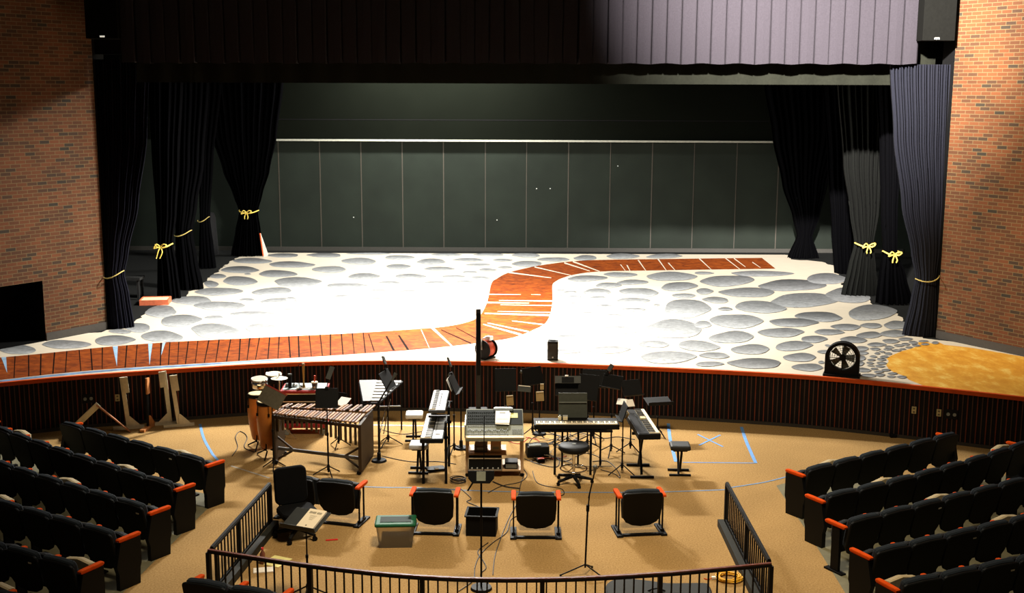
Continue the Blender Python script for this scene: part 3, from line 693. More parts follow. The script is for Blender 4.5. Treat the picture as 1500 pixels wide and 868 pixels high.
# fan
p = U(1230, 549, ZS)
t = thing('floor_fan', 'black round floor fan in an arched housing on the right stage edge', 'fan', (5.77, edgeY(5.77)+.26, ZS+.006), R(-20))
out = [(-.29, 0), (.29, 0), (.29, .36)] + [(.29*math.cos(a), .33+.27*math.sin(a)) for a in [R(x) for x in range(8, 176, 8)]] + [(-.29, .36)]
N = 40; cz = .325; rin = .225
b = MB(); ring = []
for k in range(N):
    a = 2*PI*k/N; d = Vector((math.cos(a), math.sin(a)))
    best = 9
    for q1, q2 in zip(out, out[1:]+out[:1]):
        e = Vector(q2)-Vector(q1); w_ = Vector(q1)-Vector((0, cz)); den = d.x*e.y-d.y*e.x
        if abs(den) < 1e-9: continue
        tt = (w_.x*e.y-w_.y*e.x)/den; ss = (w_.x*d.y-w_.y*d.x)/den
        if tt > 0 and -1e-6 <= ss <= 1+1e-6: best = min(best, tt)
    ring.append((d*best, d*rin))
vs = []
for (o_, i_) in ring: vs += [(o_.x, -.09, cz+o_.y), (i_.x, -.09, cz+i_.y), (i_.x, .09, cz+i_.y), (o_.x, .09, cz+o_.y)]
b.add(vs, [(4*k+q, 4*((k+1) % N)+q, 4*((k+1) % N)+(q+1) % 4, 4*k+(q+1) % 4) for k in range(N) for q in range(4)])
b.box((0, 0, .015), (.62, .3, .03)); b.build('housing', BLACK, t)
for s, nm in ((-.085, 'front_grille'), (.085, 'rear_grille')):
    b = MB()
    for rr in (.06, .1, .14, .18, .215): b.path([(rr*math.cos(2*PI*k/32), s, cz+rr*math.sin(2*PI*k/32)) for k in range(32)], .0025, 5, closed=True)
    for k in range(4 if s < 0 else 16):
        a = 2*PI*k/(4 if s < 0 else 16); b.tube((0, s, cz), (rin*math.cos(a), s, cz+rin*math.sin(a)), .006 if s < 0 else .0025, 6)
    b.build(nm, BLACKM, t)
b = MB(); b.disc(.05, .05, -.06, .06, M=Matrix.Translation((0, -.03, cz)) @ RY); b.build('hub', BLACK, t)
for k in range(5):
    a = 2*PI*k/5; b = MB()
    M_ = Matrix.Translation((0, 0, cz)) @ Matrix.Rotation(a, 4, 'Y')
    b.add([(.04, -.03, -.03), (.2, -.035, -.075), (.205, .03, .06), (.04, .02, .03)], [(0, 1, 2, 3)], M=M_)
    b.build('blade', mat('fan_blade', (92, 92, 84), .5), t)

# outlets on the riser
def rpos(px, py, d=.04):
    lo_, hi_ = 17., 23.
    for _ in range(40):
        md = (lo_+hi_)/2; q = UY(px, py, md)
        if edgeY(q.x)-md > -.035: lo_ = md
        else: hi_ = md
    q = UY(px, py, lo_); e = .05
    return q, math.atan2(edgeY(q.x+e)-edgeY(q.x-e), 2*e)
for px, py, lab in [(1339, 600, 'beige outlet plate on the slatted stage front, left of the black socket panel pair'), (1375.5, 604, 'beige outlet plate on the slatted stage front right beside the black socket panel'), (172, 582, 'beige outlet plate on the slatted stage front beside the white scenery jack')]:
    q, a = rpos(px, py); t = thing('outlet_plate', lab, 'outlet', (q.x, q.y, q.z), a, 'beige outlet plates')
    b = MB(); b.box((0, -.012, 0), (.075, .024, .12)); b.build('plate', mat('outlet_beige', (176, 162, 116), .5), t, bev=.004)
    b = MB(); b.box((0, -.025, .028), (.034, .004, .03)); b.box((0, -.025, -.028), (.034, .004, .03)); b.build('socket', mat('socket_brown', (92, 80, 58), .5), t)
for px, py, lab in [(1394, 606, 'black socket panel on the slatted stage front at the right'), (129, 583, 'black socket panel on the slatted stage front at the left')]:
    q, a = rpos(px, py); t = thing('socket_panel', lab, 'socket panel', (q.x, q.y, q.z), a, 'black socket panels')
    b = MB(); b.box((0, -.014, 0), (.2, .028, .16)); b.build('plate', BLACK, t, bev=.004)
    for sx in (-.05, .05):
        b = MB(); b.disc(.028, .028, 0, .02, M=Matrix.Translation((sx, -.028, 0)) @ RY, n=16); b.build('socket', GREY, t)

# ------------------------------------------------------------------ auditorium seats
def back_outline(hw=.268, top=.40, bot=-.11):
    pts = [(-.21, bot*.4), (-.12, bot*.85), (0, bot), (.12, bot*.85), (.21, bot*.4), (hw-.012, .03), (hw, .2), (hw, top-.04), (hw-.01, top-.015), (hw-.04, top), (0, top+.012), (-hw+.04, top), (-hw+.01, top-.015), (-hw, top-.04), (-hw, .2), (-hw+.012, .03)]
    return pts
def mshell():
    b = MB(); M_ = Matrix(((1, 0, 0, 0), (0, 0, -1, 0), (0, 1, 0, 0), (0, 0, 0, 1)))
    b.prism(back_outline(), 0, .035, M=M_, inset=.03); return b.mesh('backrest', SEATBACK)
def mcush():
    b = MB(); M_ = Matrix(((1, 0, 0, 0), (0, 0, -1, 0), (0, 1, 0, 0), (0, 0, 0, 1)))
    b.prism(back_outline(.24, .412, .0), -.075, 0, M=M_, inset=.05); return b.mesh('back_cushion', SEATFAB)
def mpan(m_):
    b = MB(); b.prism([(-.21, -.02), (.21, -.02), (.22, .2), (.19, .33), (0, .36), (-.19, .33), (-.22, .2)], -.05, .05, M=Matrix(((1, 0, 0, 0), (0, 0, -1, 0), (0, 1, 0, 0), (0, 0, 0, 1))), inset=.06); return b.mesh('seat_cushion', m_)
def marm(k=1):
    b = MB(); b.prism([(x_, y_*k) for x_, y_ in [(-.03, -.15), (.03, -.15), (.034, .1), (.03, .17), (.02, .19), (-.02, .19), (-.03, .17), (-.034, .1)]], -.02, .02, inset=.1); return b.mesh('armrest', ORANGE)
def mstd():
    b = MB(); b.box((0, 0, .3), (.04, .13, .56)); b.box((0, 0, .012), (.08, .3, .024)); return b.mesh('standard', BLACKM)
def mend():
    b = MB(); b.prism([(-.17, 0), (.14, 0), (.15, .2), (.17, .25), (.17, .585), (-.13, .585), (-.2, .3), (-.17, .2)], -.032, .032, M=Matrix(((0, 0, 1, 0), (1, 0, 0, 0), (0, 1, 0, 0), (0, 0, 0, 1)))); return b.mesh('end_panel', SEATBACK)
MAR2 = marm(.62); MSH, MCU, MP1, MP2, MAR, MST, MEN = mshell(), mcush(), mpan(mat('pan_dark', (14, 15, 16), .7, spec=.2)), mpan(SEATPAN), marm(), mstd(), mend()
b = MB(); b.box((0, 0, 0), (.05, .006, .018)); MPL = b.mesh('number_plate', PAPER)
TILT = R(13)
def seat(loc, rz, label, group, arms, ends, beige=False, plate=False, bare=False, name='auditorium_seat'):
    t = thing(name, label, 'seat', loc, rz, group)
    part('backrest', MSH, t, (0, -.03, .318), (TILT, 0, 0))
    part('back_cushion', MCU, t, (0, -.03, .318), (TILT, 0, 0))
    part('seat_cushion', MP2 if beige else MP1, t, (0, .17, .275 if beige else .22), (R(-8), 0, 0))
    for x in arms:
        e = ends.get(x)
        part('armrest', MAR if e or bare else MAR2, t, (x, .08 if e or bare else .07, .61 if e or bare else .604))
        if e == 'panel': part('end_panel', MEN, t, (x, .08, 0))
        else: part('standard', MST, t, (x, .08, 0))
    if plate: part('number_plate', MPL, t, (.17, -.145, .62), (TILT, 0, 0))
    return t
PIT = .55
ordn = ['first', 'second', 'third', 'fourth', 'fifth', 'sixth', 'seventh', 'eighth', 'ninth']
rown = ['front row', 'second row', 'third row', 'fourth row', 'fifth row', 'sixth row']
def row(side, ri, start, ang0, curv, n, first=None, plates=(), bare=False):
    p = Vector((start[0], start[1], 0)); side_n = 'left' if side < 0 else 'right'
    for k in range(n):
        a = R(ang0+curv*k); pit = (first or PIT) if k == 0 else PIT
        d = Vector((side*math.cos(a), math.sin(a), 0)); q = p+d*pit; c = (p+q)/2; hx = pit/2
        rz = side*a
        ax = -side*hx                                   # armrest on the aisle side
        arms = [ax]; ends = {}
        if k == 0 and not bare: ends[ax] = 'panel'
        if k == n-1: arms.append(-ax); ends[-ax] = 'panel'
        fwd = Vector((-side*math.sin(a), math.cos(a), 0))
        c2 = c - fwd*.08
        lab = 'black folding seat, %s from the aisle in the %s of the %s bank' % (ordn[k], rown[ri], side_n)
        if k == 0: lab = 'black aisle seat with orange armrest ending the %s of the %s bank' % (rown[ri], side_n)
        seat(c2, rz, lab, '%s of seats in the %s bank' % (rown[ri], side_n), arms, ends, beige=(k*7+ri*3) % 5 == 2, plate=k in plates, bare=bare and k == 0)
        p = q
row(-1, 0, (-4.21, 16.15), 34.5, .2, 6, plates=(1,))
row(-1, 1, (-4.36, 15.13), 34.5, .8, 9)
row(-1, 2, (-4.44, 14.25), 33, .5, 8, first=.58, plates=(0,))
row(-1, 3, (-4.54, 13.35), 30.5, .3, 6, first=.58)
row(-1, 4, (-4.66, 12.43), 27.5, .3, 5, first=.58, plates=(1,))
row(-1, 5, (-4.76, 11.5), 25, .3, 4, first=.58)
row(1, 0, (3.96, 15.83), 33.4, .1, 6)
row(1, 1, (3.97, 14.78), 29.5, 1.2, 8)
row(1, 2, (4.0, 13.87), 29, .4, 7, plates=(2,), bare=True)
row(1, 3, (4.03, 12.92), 26.5, .3, 6, plates=(2,))
row(1, 4, (4.06, 12.04), 23.5, .3, 5, plates=(2,))
# centre bank behind the railing
pa = U(283, 852, .61); pb = U(346, 862, .61)
d = (pb-pa); d.z = 0; ang = math.atan2(d.y, d.x); d.normalize()
for k in range(2):
    c = Vector((pa.x, pa.y, 0)) + d*(PIT*(k+.5)) - Vector((-math.sin(ang), math.cos(ang), 0))*.08
    seat(c, ang, ['black folding seat with orange armrests at the left end of the row behind the railing', 'black folding seat behind the railing, next to the end seat at lower left'][k], 'row of seats behind the railing', [-PIT/2] + ([PIT/2] if k == 1 else []), {}, bare=True)

# loose theatre seats on skid bases in the pit
def loose(loc, rz, label, arms=(-1, 1), n=1):
    t = thing('loose_theatre_seat', label, 'seat', loc, rz, 'loose theatre seats in the pit')
    part('backrest', MSH, t, (0, -.10, .225), (TILT, 0, 0)); part('back_cushion', MCU, t, (0, -.10, .225), (TILT, 0, 0)); part('seat_cushion', MP1, t, (0, .13, .17), (R(-8), 0, 0))
    for s in arms:
        part('armrest', MAR, t, (s*.298, .0, .535))
        for y in (-.08, .08):
            b = MB(); b.box((s*.298, y, .27), (.02, .02, .5)); b.build('leg', BLACKM, t)
        b = MB(); b.box((s*.298, 0, .014), (.085, .42, .028)); b.box((s*.298, 0, .04), (.05, .2, .04)); b.build('foot_plate', BLACKM, t, bev=.005)
    b = MB(); b.box((0, -.16, .02), (.59, .05, .025)); b.build('cross_bar', BLACKM, t)
    return t
loose((-1.02, 15.2, 0), R(-3), 'loose black theatre seat with orange armrests behind the green lidded bin')
loose((.33, 15.08, 0), R(0), 'loose black theatre seat with orange armrests in the middle, right of the black crate')
loose((1.72, 15.2, 0), R(7), 'loose black theatre seat with orange armrests nearest the right railing')
q = U(489, 760)
loose((-2.33, 15.55, 0), R(-15), 'loose black theatre seat with one orange armrest, right half of the joined pair', arms=(1,))
loose((-2.9, 15.72, 0), R(-15), 'loose black theatre seat mostly hidden behind the office chair', arms=(-1,))

# ------------------------------------------------------------------ office chair
t = thing('office_chair', 'black office swivel chair at the left railing facing the pit', 'chair', (-2.83, 14.95, 0), R(27))
def rbox(hx, hz, r, n=5):
    pts = []
    for cx, cz, a0 in ((hx-r, hz-r, 0), (-hx+r, hz-r, 90), (-hx+r, -hz+r, 180), (hx-r, -hz+r, 270)):
        for k in range(n+1): a = R(a0+90*k/n); pts.append((cx+r*math.cos(a), cz+r*math.sin(a)))
    return pts
MX = Matrix(((1, 0, 0, 0), (0, 0, -1, 0), (0, 1, 0, 0), (0, 0, 0, 1)))
OB = mat('office_fabric', (9, 9, 10), .9, spec=.1)
b = MB(); b.prism(rbox(.22, .25, .08), -.04, .04, M=Matrix.Translation((0, .25, .64)) @ Matrix.Rotation(R(-8), 4, 'X') @ MX, inset=.06); b.build('backrest', OB, t)
b = MB(); b.prism(rbox(.24, .23, .1), .32, .40, inset=.05, M=Matrix.Translation((0, -.03, 0))); b.build('seat_cushion', OB, t)
b = MB(); b.path([(0, .1, .33), (0, .24, .34), (0, .3, .42), (0, .29, .55)], .03); b.build('back_bracket', BLACK, t)
b = MB(); b.tube((0, 0, .12), (0, 0, .33), .03); b.build('gas_column', BLACKM, t)
for k in range(5):
    a = 2*PI*k/5+.3; b = MB(); e = (.29*math.cos(a), .29*math.sin(a))
    b.tube((0, 0, .13), (e[0], e[1], .075), .035, r2=.02); lg = b.build('leg', BLACK, t)
    b = MB(); b.disc(.03, .03, -.022, .022, M=Matrix.Translation((e[0], e[1], .032)) @ RY, n=16); b.tube((e[0], e[1], .03), (e[0], e[1], .08), .012); b.build('caster', BLACKM, lg)

# ------------------------------------------------------------------ railing (three sections)
RAILB = mat('rail_black', (13, 12, 11), .6, spec=.2)
RAILW = mat('rail_wood', (104, 48, 30), .4, var=.2)
HR = .62
def railing(label, pts, posts, sp, capmat, curb=None):
    pts = [Vector((x, y, 0)) for x, y in pts]; t = thing('railing', label, 'railing', pts[0], 0, 'pit railing sections'); o = pts[0]
    P = catmull(pts, 8) if len(pts) > 2 else [pts[0]+(pts[1]-pts[0])*i/8 for i in range(9)]
    def bar(name, z, w, h, m_):
        b = MB(); a_ = offs(P, w/2); c_ = offs(P, -w/2); n = len(P)
        vs = [(p.x-o.x, p.y-o.y, z-h/2) for p in a_]+[(p.x-o.x, p.y-o.y, z+h/2) for p in a_]+[(p.x-o.x, p.y-o.y, z+h/2) for p in c_]+[(p.x-o.x, p.y-o.y, z-h/2) for p in c_]
        b.add(vs, [(q*n+i, q*n+i+1, ((q+1) % 4)*n+i+1, ((q+1) % 4)*n+i) for q in range(4) for i in range(n-1)]+[(0, n, 2*n, 3*n), (n-1, 4*n-1, 3*n-1, 2*n-1)]); b.build(name, m_, t)
    bar('top_rail', HR-.018, .05, .03, RAILB); bar('handrail_cap', HR+.004, .036, .014, capmat); bar('bottom_rail', .1, .03, .03, RAILB)
    sg = []; L = 0
    for a_, b_ in zip(P, P[1:]): sg.append((L, a_, b_)); L += (b_-a_).length
    for s in posts:
        p, d = onpath(sg, s*L); b = MB(); b.box((p.x-o.x, p.y-o.y, (HR-.03)/2), (.048, .048, HR-.03), rz=math.atan2(d.y, d.x)); b.box((p.x-o.x, p.y-o.y, .01), (.09, .09, .02), rz=math.atan2(d.y, d.x)); b.build('post', RAILB, t)
    k = 1
    while k*sp < L-.02:
        if all(abs(k*sp-s*L) > .04 for s in posts):
            p, d = onpath(sg, k*sp); b = MB(); b.box((p.x-o.x, p.y-o.y, .345), (.016, .016, .49), rz=math.atan2(d.y, d.x)); b.build('baluster', RAILB, t)
        k += 1
    if curb:
        b = MB()
        for a_, c_ in zip(P, P[1:]):
            mid = (a_+c_)/2-o; ln = (c_-a_).length; an = math.atan2((c_-a_).y, (c_-a_).x)
            b.box((mid.x+curb*.07*math.sin(an)*-1, mid.y+curb*.07*math.cos(an), .05), (ln, .08, .1), rz=an)
        b.build('curb', mat('curb_dark', (34, 34, 28), .7, spec=.2), t)
railing('black metal pit railing along the front with a reddish curved handrail', [(-3.48, 12.95), (-2.22, 12.52), (-.95, 12.22), (.32, 12.17), (1.63, 12.33), (2.92, 12.62)], [0, .2, .4, .6, .8, 1], .1075, RAILW)
railing('black metal pit railing on the left side beside the office chair', [(-3.25, 15.3), (-3.46, 13.03)], [0, .58], .115, RAILB, curb=1)
railing('black metal pit railing on the right side near the yellow cable', [(2.92, 12.72), (2.92, 15.4)], [.48, 1], .115, RAILB, curb=1)

# ------------------------------------------------------------------ scenery jacks by the stage front
LUM = mat('painted_lumber', (206, 194, 166), .7, var=.08)
LUM2 = mat('raw_lumber', (186, 120, 62), .7, var=.15)
def jack(loc, rz, lean, label, m_, h=.93, gus=1, blk=1, dark=False):
    t = thing('scenery_jack', label, 'scenery brace', loc, rz, 'lumber scenery jacks by the stage front')
    b = MB(); b.box((0, 0, .025), (.52, .08, .045)); b.build('base_plank', m_, t)
    M_ = Matrix.Translation((0, 0, .05)) @ Matrix.Rotation(lean, 4, 'Y')
    b = MB(M_); b.box((0, 0, (h-.05)/2), (.07, .03, h-.05)); b.build('upright', BLACK if dark else m_, t)
    b = MB(M_); b.box((.045*blk, -.02, h-.05-.14), (.1, .03, .28)); b.build('top_block', m_, t)
    b = MB(Matrix.Translation((0, -.03, .05))); b.prism([(0, 0), (gus*.21, 0), (gus*.03, .18), (0, .18)], -.01, .01, M=MX); b.build('gusset', m_, t)
    return t
jack((-6.66, 19.97, 0), R(18), R(-5), 'white lumber scenery jack, leftmost upright behind the folded planks', LUM, .93, 1, 1)
jack((-6.33, 20.0, 0), R(84), R(1), 'dark scenery jack with orange raw wood block and gusset, seen edge on', LUM2, .9, 1, 0, dark=True)
jack((-6.02, 20.26, 0), R(14), R(-4), 'white lumber scenery jack with its gusset to the left', LUM, .97, -1, -1)
jack((-5.83, 20.13, 0), R(18), R(-6), 'white lumber scenery jack furthest right with its gusset to the right', LUM, .93, 1, 1)
b0 = U(112, 628); b1 = U(206, 620)
t = thing('folded_plank_frame', 'two planks joined in an upturned V leaning near the stage front', 'planks', ((b0.x+b1.x)/2, 19.62, 0), R(20))
hw = .5
b = MB(); b.box((-.27, 0, .27), (.78, .03, .095), ry=R(-42)); b.build('white_plank', LUM, t)
b = MB(); b.box((.25, 0, .265), (.74, .09, .02), ry=R(45)); b.build('brown_plank', mat('edge_wood', (150, 92, 52), .6), t)

# ------------------------------------------------------------------ drums
def conga(loc, label, h=.76, r=.145, stand=.16):
    t = thing('conga_drum', label, 'drum', loc, 0, 'pair of conga drums')
    z0 = stand
    b = MB(); b.lathe([(.0, z0), (.1, z0), (.115, z0+.05), (.15, z0+h*.35), (r+.022, z0+h*.62), (r+.01, z0+h*.85), (r-.005, z0+h)], n=32); b.build('shell', CONGAW, t)
    b = MB(); b.disc(r+.002, r-.008, z0+h, z0+h+.012); b.build('drum_head', SKIN, t)
    b = MB(); b.lathe([(r+.004, z0+h-.05), (r+.012, z0+h-.05), (r+.014, z0+h+.004), (r+.002, z0+h+.006)], n=32); b.build('rim', BLACKM, t)
    for k in range(5):
        a = 2*PI*k/5-1.2; x, y = math.cos(a), math.sin(a); b = MB(); b.tube(((r+.012)*x, (r+.012)*y, z0+h-.03), ((r+.02)*x, (r+.02)*y, z0+h-.18), .006, 6); b.box(((r+.022)*x, (r+.022)*y, z0+h-.19), (.03, .03, .045), rz=a); b.build('lug', BLACKM, t)
    for k in range(3):
        a = 2*PI*k/3+.5; x, y = math.cos(a), math.sin(a); b = MB(); b.path([(.11*x, .11*y, z0+.1), (.13*x, .13*y, z0-.02), (.05*x, .05*y, z0-.05), (.24*x, .24*y, .012)], .012); b.build('leg', BLACKM, t)
    return t
conga((-3.92, 18.42, 0), 'amber wooden conga drum, the nearer one beside the marimba')
conga((-4.17, 18.9, 0), 'amber wooden conga drum, the farther one at the left')
t = thing('timbales', 'pair of shallow chrome rimmed drums on one stand above the congas', 'drums', (-4.12, 19.35, 0), R(10))
for (x, y, z, tl, lab) in ((-.1, -.02, .93, R(8), 'drum with dull silver head'), (.13, .2, .95, R(5), 'black shelled drum with cream head')):
    M_ = Matrix.Translation((x, y, z)) @ Matrix.Rotation(tl, 4, 'X')
    b = MB(); b.lathe([(.13, 0), (.138, .02), (.138, .13), (.13, .14)], n=30, M=M_); o = b.build('drum', CHROME if x < 0 else BLACK, t); o['label'] = lab
    b = MB(); b.disc(.132, .13, .135, .15, M=M_); b.build('drum_head', mat('head_grey', (176, 168, 148), .5) if x < 0 else mat('head_cream', (222, 208, 172), .5), o)
    b = MB(); b.path([M_ @ Vector((.14*math.cos(2*PI*k/26), .14*math.sin(2*PI*k/26), .14)) for k in range(26)], .008, 6, closed=True); b.build('rim', CHROME, o)
b = MB(); b.tube((0, .05, .1), (0, .05, .98), .014); b.tube((-.12, .0, .96), (.14, .18, .96), .012); b.build('pole', CHROME, t)
for k in range(3):
    a = 2*PI*k/3; b = MB(); b.tube((0, .05, .4), (.3*math.cos(a), .05+.3*math.sin(a), .012), .01); b.build('leg', CHROME, t)
t = thing('splash_cymbal', 'small white cymbal on a thin stand between the drums and the percussion case', 'cymbal', (-3.88, 19.3, 0))
b = MB(); b.lathe([(.0, .04), (.03, .035), (.1, .012), (.14, 0)], (0, 0, 1.08), n=26); b.build('cymbal_plate', mat('cymbal_white', (226, 220, 205), .35), t)
b = MB(); b.tube((0, 0, .1), (0, 0, 1.17), .01); b.build('pole', CHROME, t)
for k in range(3):
    a = 2*PI*k/3+.4; b = MB(); b.tube((0, 0, .3), (.25*math.cos(a), .25*math.sin(a), .01), .009); b.build('leg', CHROME, t)

# ------------------------------------------------------------------ percussion case with its small instruments
t = thing('percussion_case', 'black percussion case with silver edging and red top trim on a red dolly', 'case', (-3.55, 19.85, 0), R(2))
b = MB(); b.box((0, 0, .5), (.72, .5, .5)); b.build('body', BLACK, t, bev=.01)
for z in (.735, .6, .46, .3):
    b = MB(); b.box((0, -.255, z), (.72, .012, .018)); b.build('edge_strip', SILVER, t)
b = MB(); b.box((0, 0, .77), (.78, .54, .045)); b.build('top_trim', RED, t, bev=.008)
b = MB(); b.box((0, .02, .797), (.72, .46, .01)); b.build('top_mat', mat('mat_grey', (134, 142, 142), .8, var=.2, scale=14), t)
b = MB(); b.box((0, 0, .17), (.74, .5, .08)); b.build('dolly', RED, t, bev=.01)
for x in (-.3, .3):
    for y in (-.2, .2):
        b = MB(); b.disc(.05, .05, -.02, .02, M=Matrix.Translation((x, y, .052)) @ RY, n=18); b.tube((x, y, .06), (x, y, .14), .015); b.build('caster', GREY, t)
ZC = .803
def on_case(px, py): q = U(px, py, ZC); return Vector((min(-3.26, max(-3.84, q.x)), min(20.04, max(19.66, q.y)), ZC))
p = on_case(425, 568); t = thing('black_shaker', 'upright black cylinder standing on the percussion case', 'shaker', p)
b = MB(); b.disc(.03, .03, 0, .22); b.build('body', BLACK, t); b = MB(); b.disc(.036, .034, .22, .25); b.build('cap', DARKGREY, t)
p = on_case(445, 567); t = thing('brass_chime', 'tall thin brass coloured stick instrument standing on the percussion case', 'percussion', p)
b = MB(); b.tube((0, 0, 0), (0, 0, .08), .03, r2=.012); b.tube((0, 0, .08), (0, 0, .4), .012, r2=.026); b.build('body', BRASS, t); b = MB(); b.disc(.027, .022, .4, .425); b.build('cap', BEIGEW, t)
p = on_case(461, 568); t = thing('wood_block_drum', 'small dark drum with cream top and a red handled beater on the percussion case', 'drum', p)
b = MB(); b.lathe([(0, 0), (.04, 0), (.052, .09), (.05, .1)], n=22); b.build('body', DARKWOOD, t); b = MB(); b.disc(.056, .054, .095, .112); b.build('drum_head', IVORY, t); b = MB(); b.tube((.0, 0, .11), (.005, 0, .22), .012, r2=.016); b.build('beater', mat('red_handle', (186, 62, 30), .5), t)
p = on_case(438, 570); t = thing('gooseneck_stand', 'bent black rod stand rising from the percussion case', 'stand', (p.x, p.y, ZC))
b = MB(); b.disc(.05, .05, 0, .012); b.build('base', BLACKM, t); b = MB(); b.path([(0, 0, .01), (0, 0, .42), (.01, 0, .43), (.065, 0, .43), (.07, 0, .41)], .006); b.build('rod', BLACKM, t)
for i, (px, py, lab, m_) in enumerate([(432, 566, 'shiny metal clamp lying on the percussion case', SILVER), (418, 566, 'grey round bell lying at the left of the percussion case', GREY)]):
    p = on_case(px, py); b = MB(); b.lathe([(0, 0), (.05, 0), (.045, .04), (.02, .06), (0, .062)], n=18); o = b.build('hand_bell', m_); o.location = p; tag(o, lab, 'bell', 'small bells on the percussion case')
for px, py, r_, lab in [(450, 571, .3, 'pale wooden mallet lying at the front of the percussion case'), (436, 572, 1.4, 'dark mallet lying across the percussion case')]:
    p = on_case(px, py); t = thing('mallet', lab, 'mallet', p, r_, 'mallets on the percussion case')
    b = MB(); b.tube((-.12, 0, .018), (.1, 0, .018), .006); b.build('stick', BEIGEW, t); b = MB(); b.lathe([(0, -.022), (.018, -.012), (.022, 0), (.018, .012), (0, .022)], (.11, 0, .022), n=12); b.build('head', BEIGEW if r_ < 1 else BLACK, t)

# ------------------------------------------------------------------ marimba
MZ = .84
A = U(403, 604, MZ); Bq = U(527, 616, MZ); C_ = U(545, 598, MZ); D_ = U(413, 596, MZ)
P1 = Vector((-3.74, 18.02, 0)); P2 = Vector((-2.32, 17.5, 0)); P3 = Vector((-2.24, 18.42, 0)); P4 = Vector((-3.68, 18.5, 0))
t = thing('marimba', 'wooden marimba with brown bars and end panels in front of the percussion case', 'marimba', (0, 0, 0)); base = (P1+P2+P3+P4)/4; t.location = base
def loc(v): return v-base
MW = mat('marimba_brown', (54, 40, 26), .6, spec=.2, var=.15, scale=6)
def panel(p, q, z0, z1, th, nm, m_):
    d = (q-p); an = math.atan2(d.y, d.x); c = (p+q)/2-base; b = MB(); b.box((c.x, c.y, (z0+z1)/2), (d.length, th, z1-z0), rz=an); return b.build(nm, m_, t, bev=.006)
panel(P2, P3, .05, MZ-.04, .05, 'end_panel', MW); panel(P1, P4, .05, MZ-.04, .05, 'end_panel', MW)
panel(P1, P2, MZ-.09, MZ-.04, .03, 'front_rail', MW); panel(P4, P3, MZ-.09, MZ-.04, .03, 'rear_rail', MW)
panel((P1+P4)/2, (P2+P3)/2, MZ-.09, MZ-.04, .03, 'middle_rail', MW)
m1 = P1.lerp(P4, .3); m2 = P2.lerp(P3, .15)
panel(m1, m2, .2, .25, .04, 'stretcher', mat('stretcher_grey', (70, 66, 62), .6))
for (e, s) in ((m1, 1), (m2, -1)):
    dd = (m2-m1).normalized()*s; b = MB(); ee = e-base; c2 = ee+dd*.3
    b.tube((ee.x, ee.y, .42), (c2.x, c2.y, .23), .018); b.tube((ee.x, ee.y, .04), (c2.x, c2.y, .22), .018); b.build('brace', MW, t)
for p in (P1, P2, P3, P4):
    b = MB(); c = p.lerp(base, .03)-base; b.disc(.035, .035, -.015, .015, M=Matrix.Translation((c.x, c.y, .036)) @ RY, n=16); b.build('caster', BLACKM, t)
NB = 27
for k in range(NB):
    f_ = (k+.5)/NB; fr = P1.lerp(P2, f_); bk = P4.lerp(P3, f_); mid = fr.lerp(bk, .53)
    sk = Vector((.05, 0, 0))
    mk = lambda a, b_, z, w, nm, mm: None
    def bar(p, q, z, w, mm):
        d = q-p; an = math.atan2(d.y, d.x); c = (p+q)/2-base; bb = MB(); bb.box((c.x, c.y, z), (d.length, w, .02), rz=an); return bb.build('tone_bar', mm, t, bev=.003)
    mm = mat('bar_brown_%s' % 'abc'[k % 3], [(144, 98, 60), (92, 56, 36), (158, 110, 68)][k % 3], .35, var=.2, scale=8)
    bar(fr-sk*.6, mid-sk*.05, MZ-.005, .036, mm)
    if k % 7 not in (2, 6): bar(mid+Vector((.028, .02, 0)), bk+sk+Vector((.028, 0, 0)), MZ+.02, .034, mm)
for k in range(18):
    f_ = (k+.5)/18; p = P1.lerp(P2, f_).lerp(P4.lerp(P3, f_), .25)-base; ln = .16+.32*abs(f_-.25) if f_ > .25 else .16+.5*(.25-f_)
    b = MB(); b.tube((p.x, p.y, MZ-.06), (p.x, p.y, MZ-.06-ln), .02, 10); b.build('resonator', mat('resonator', (96, 86, 70), .35, .6), t)

# ------------------------------------------------------------------ music stands
def mstand(loc, rz, label, h=1.05, desk=(.5, .34), tilt=65, base='tripod', clip=None, dm=None, roll=0, name='music_stand', spread=.24, group='music stands in the pit'):
    t = thing(name, label, 'music stand', loc, rz, group)
    b = MB(); b.tube((0, 0, .06), (0, 0, h*.55), .013); b.tube((0, 0, h*.5), (0, 0, h-.03), .009); b.tube((0, 0, h*.52), (0, 0, h*.56), .018); b.build('pole', BLACKM, t)
    for k in range(3):
        a = 2*PI*k/3-PI/2+.35; x, y = math.cos(a)*spread, math.sin(a)*spread
        b = MB(); b.tube((0, 0, .16), (x, y, .012), .009); b.build('leg', BLACKM, t)
    b = MB(); b.disc(.022, .022, .1, .18); b.build('hub', BLACKM, t)
    M_ = Matrix.Translation((0, 0, h)) @ Matrix.Rotation(R(tilt)-PI/2, 4, 'X') @ Matrix.Rotation(R(roll), 4, 'Y')
    w, d = desk
    b = MB(M_); b.box((0, 0, 0), (w, .014, d)); b.box((0, -.03, -d/2), (w, .06, .012)); b.build('desk', dm or BLACK, t, bev=.004)
    if clip:
        x, hh, ln = clip
        b = MB(M_); b.box((x, .0, d/2), (.05, .05, .04)); b.path([(x, 0, d/2), (x+.01, .0, d/2+hh*.5), (x+.03, -.03, d/2+hh)], .007, 6); lt = b.build('clip_light', BLACKM, t)
        b = MB(M_); b.box((x+.05, -.04, d/2+hh+ln*.35), (.07, .025, ln), ry=R(20)); b.build('light_head', DARKGREY, lt)
    return t
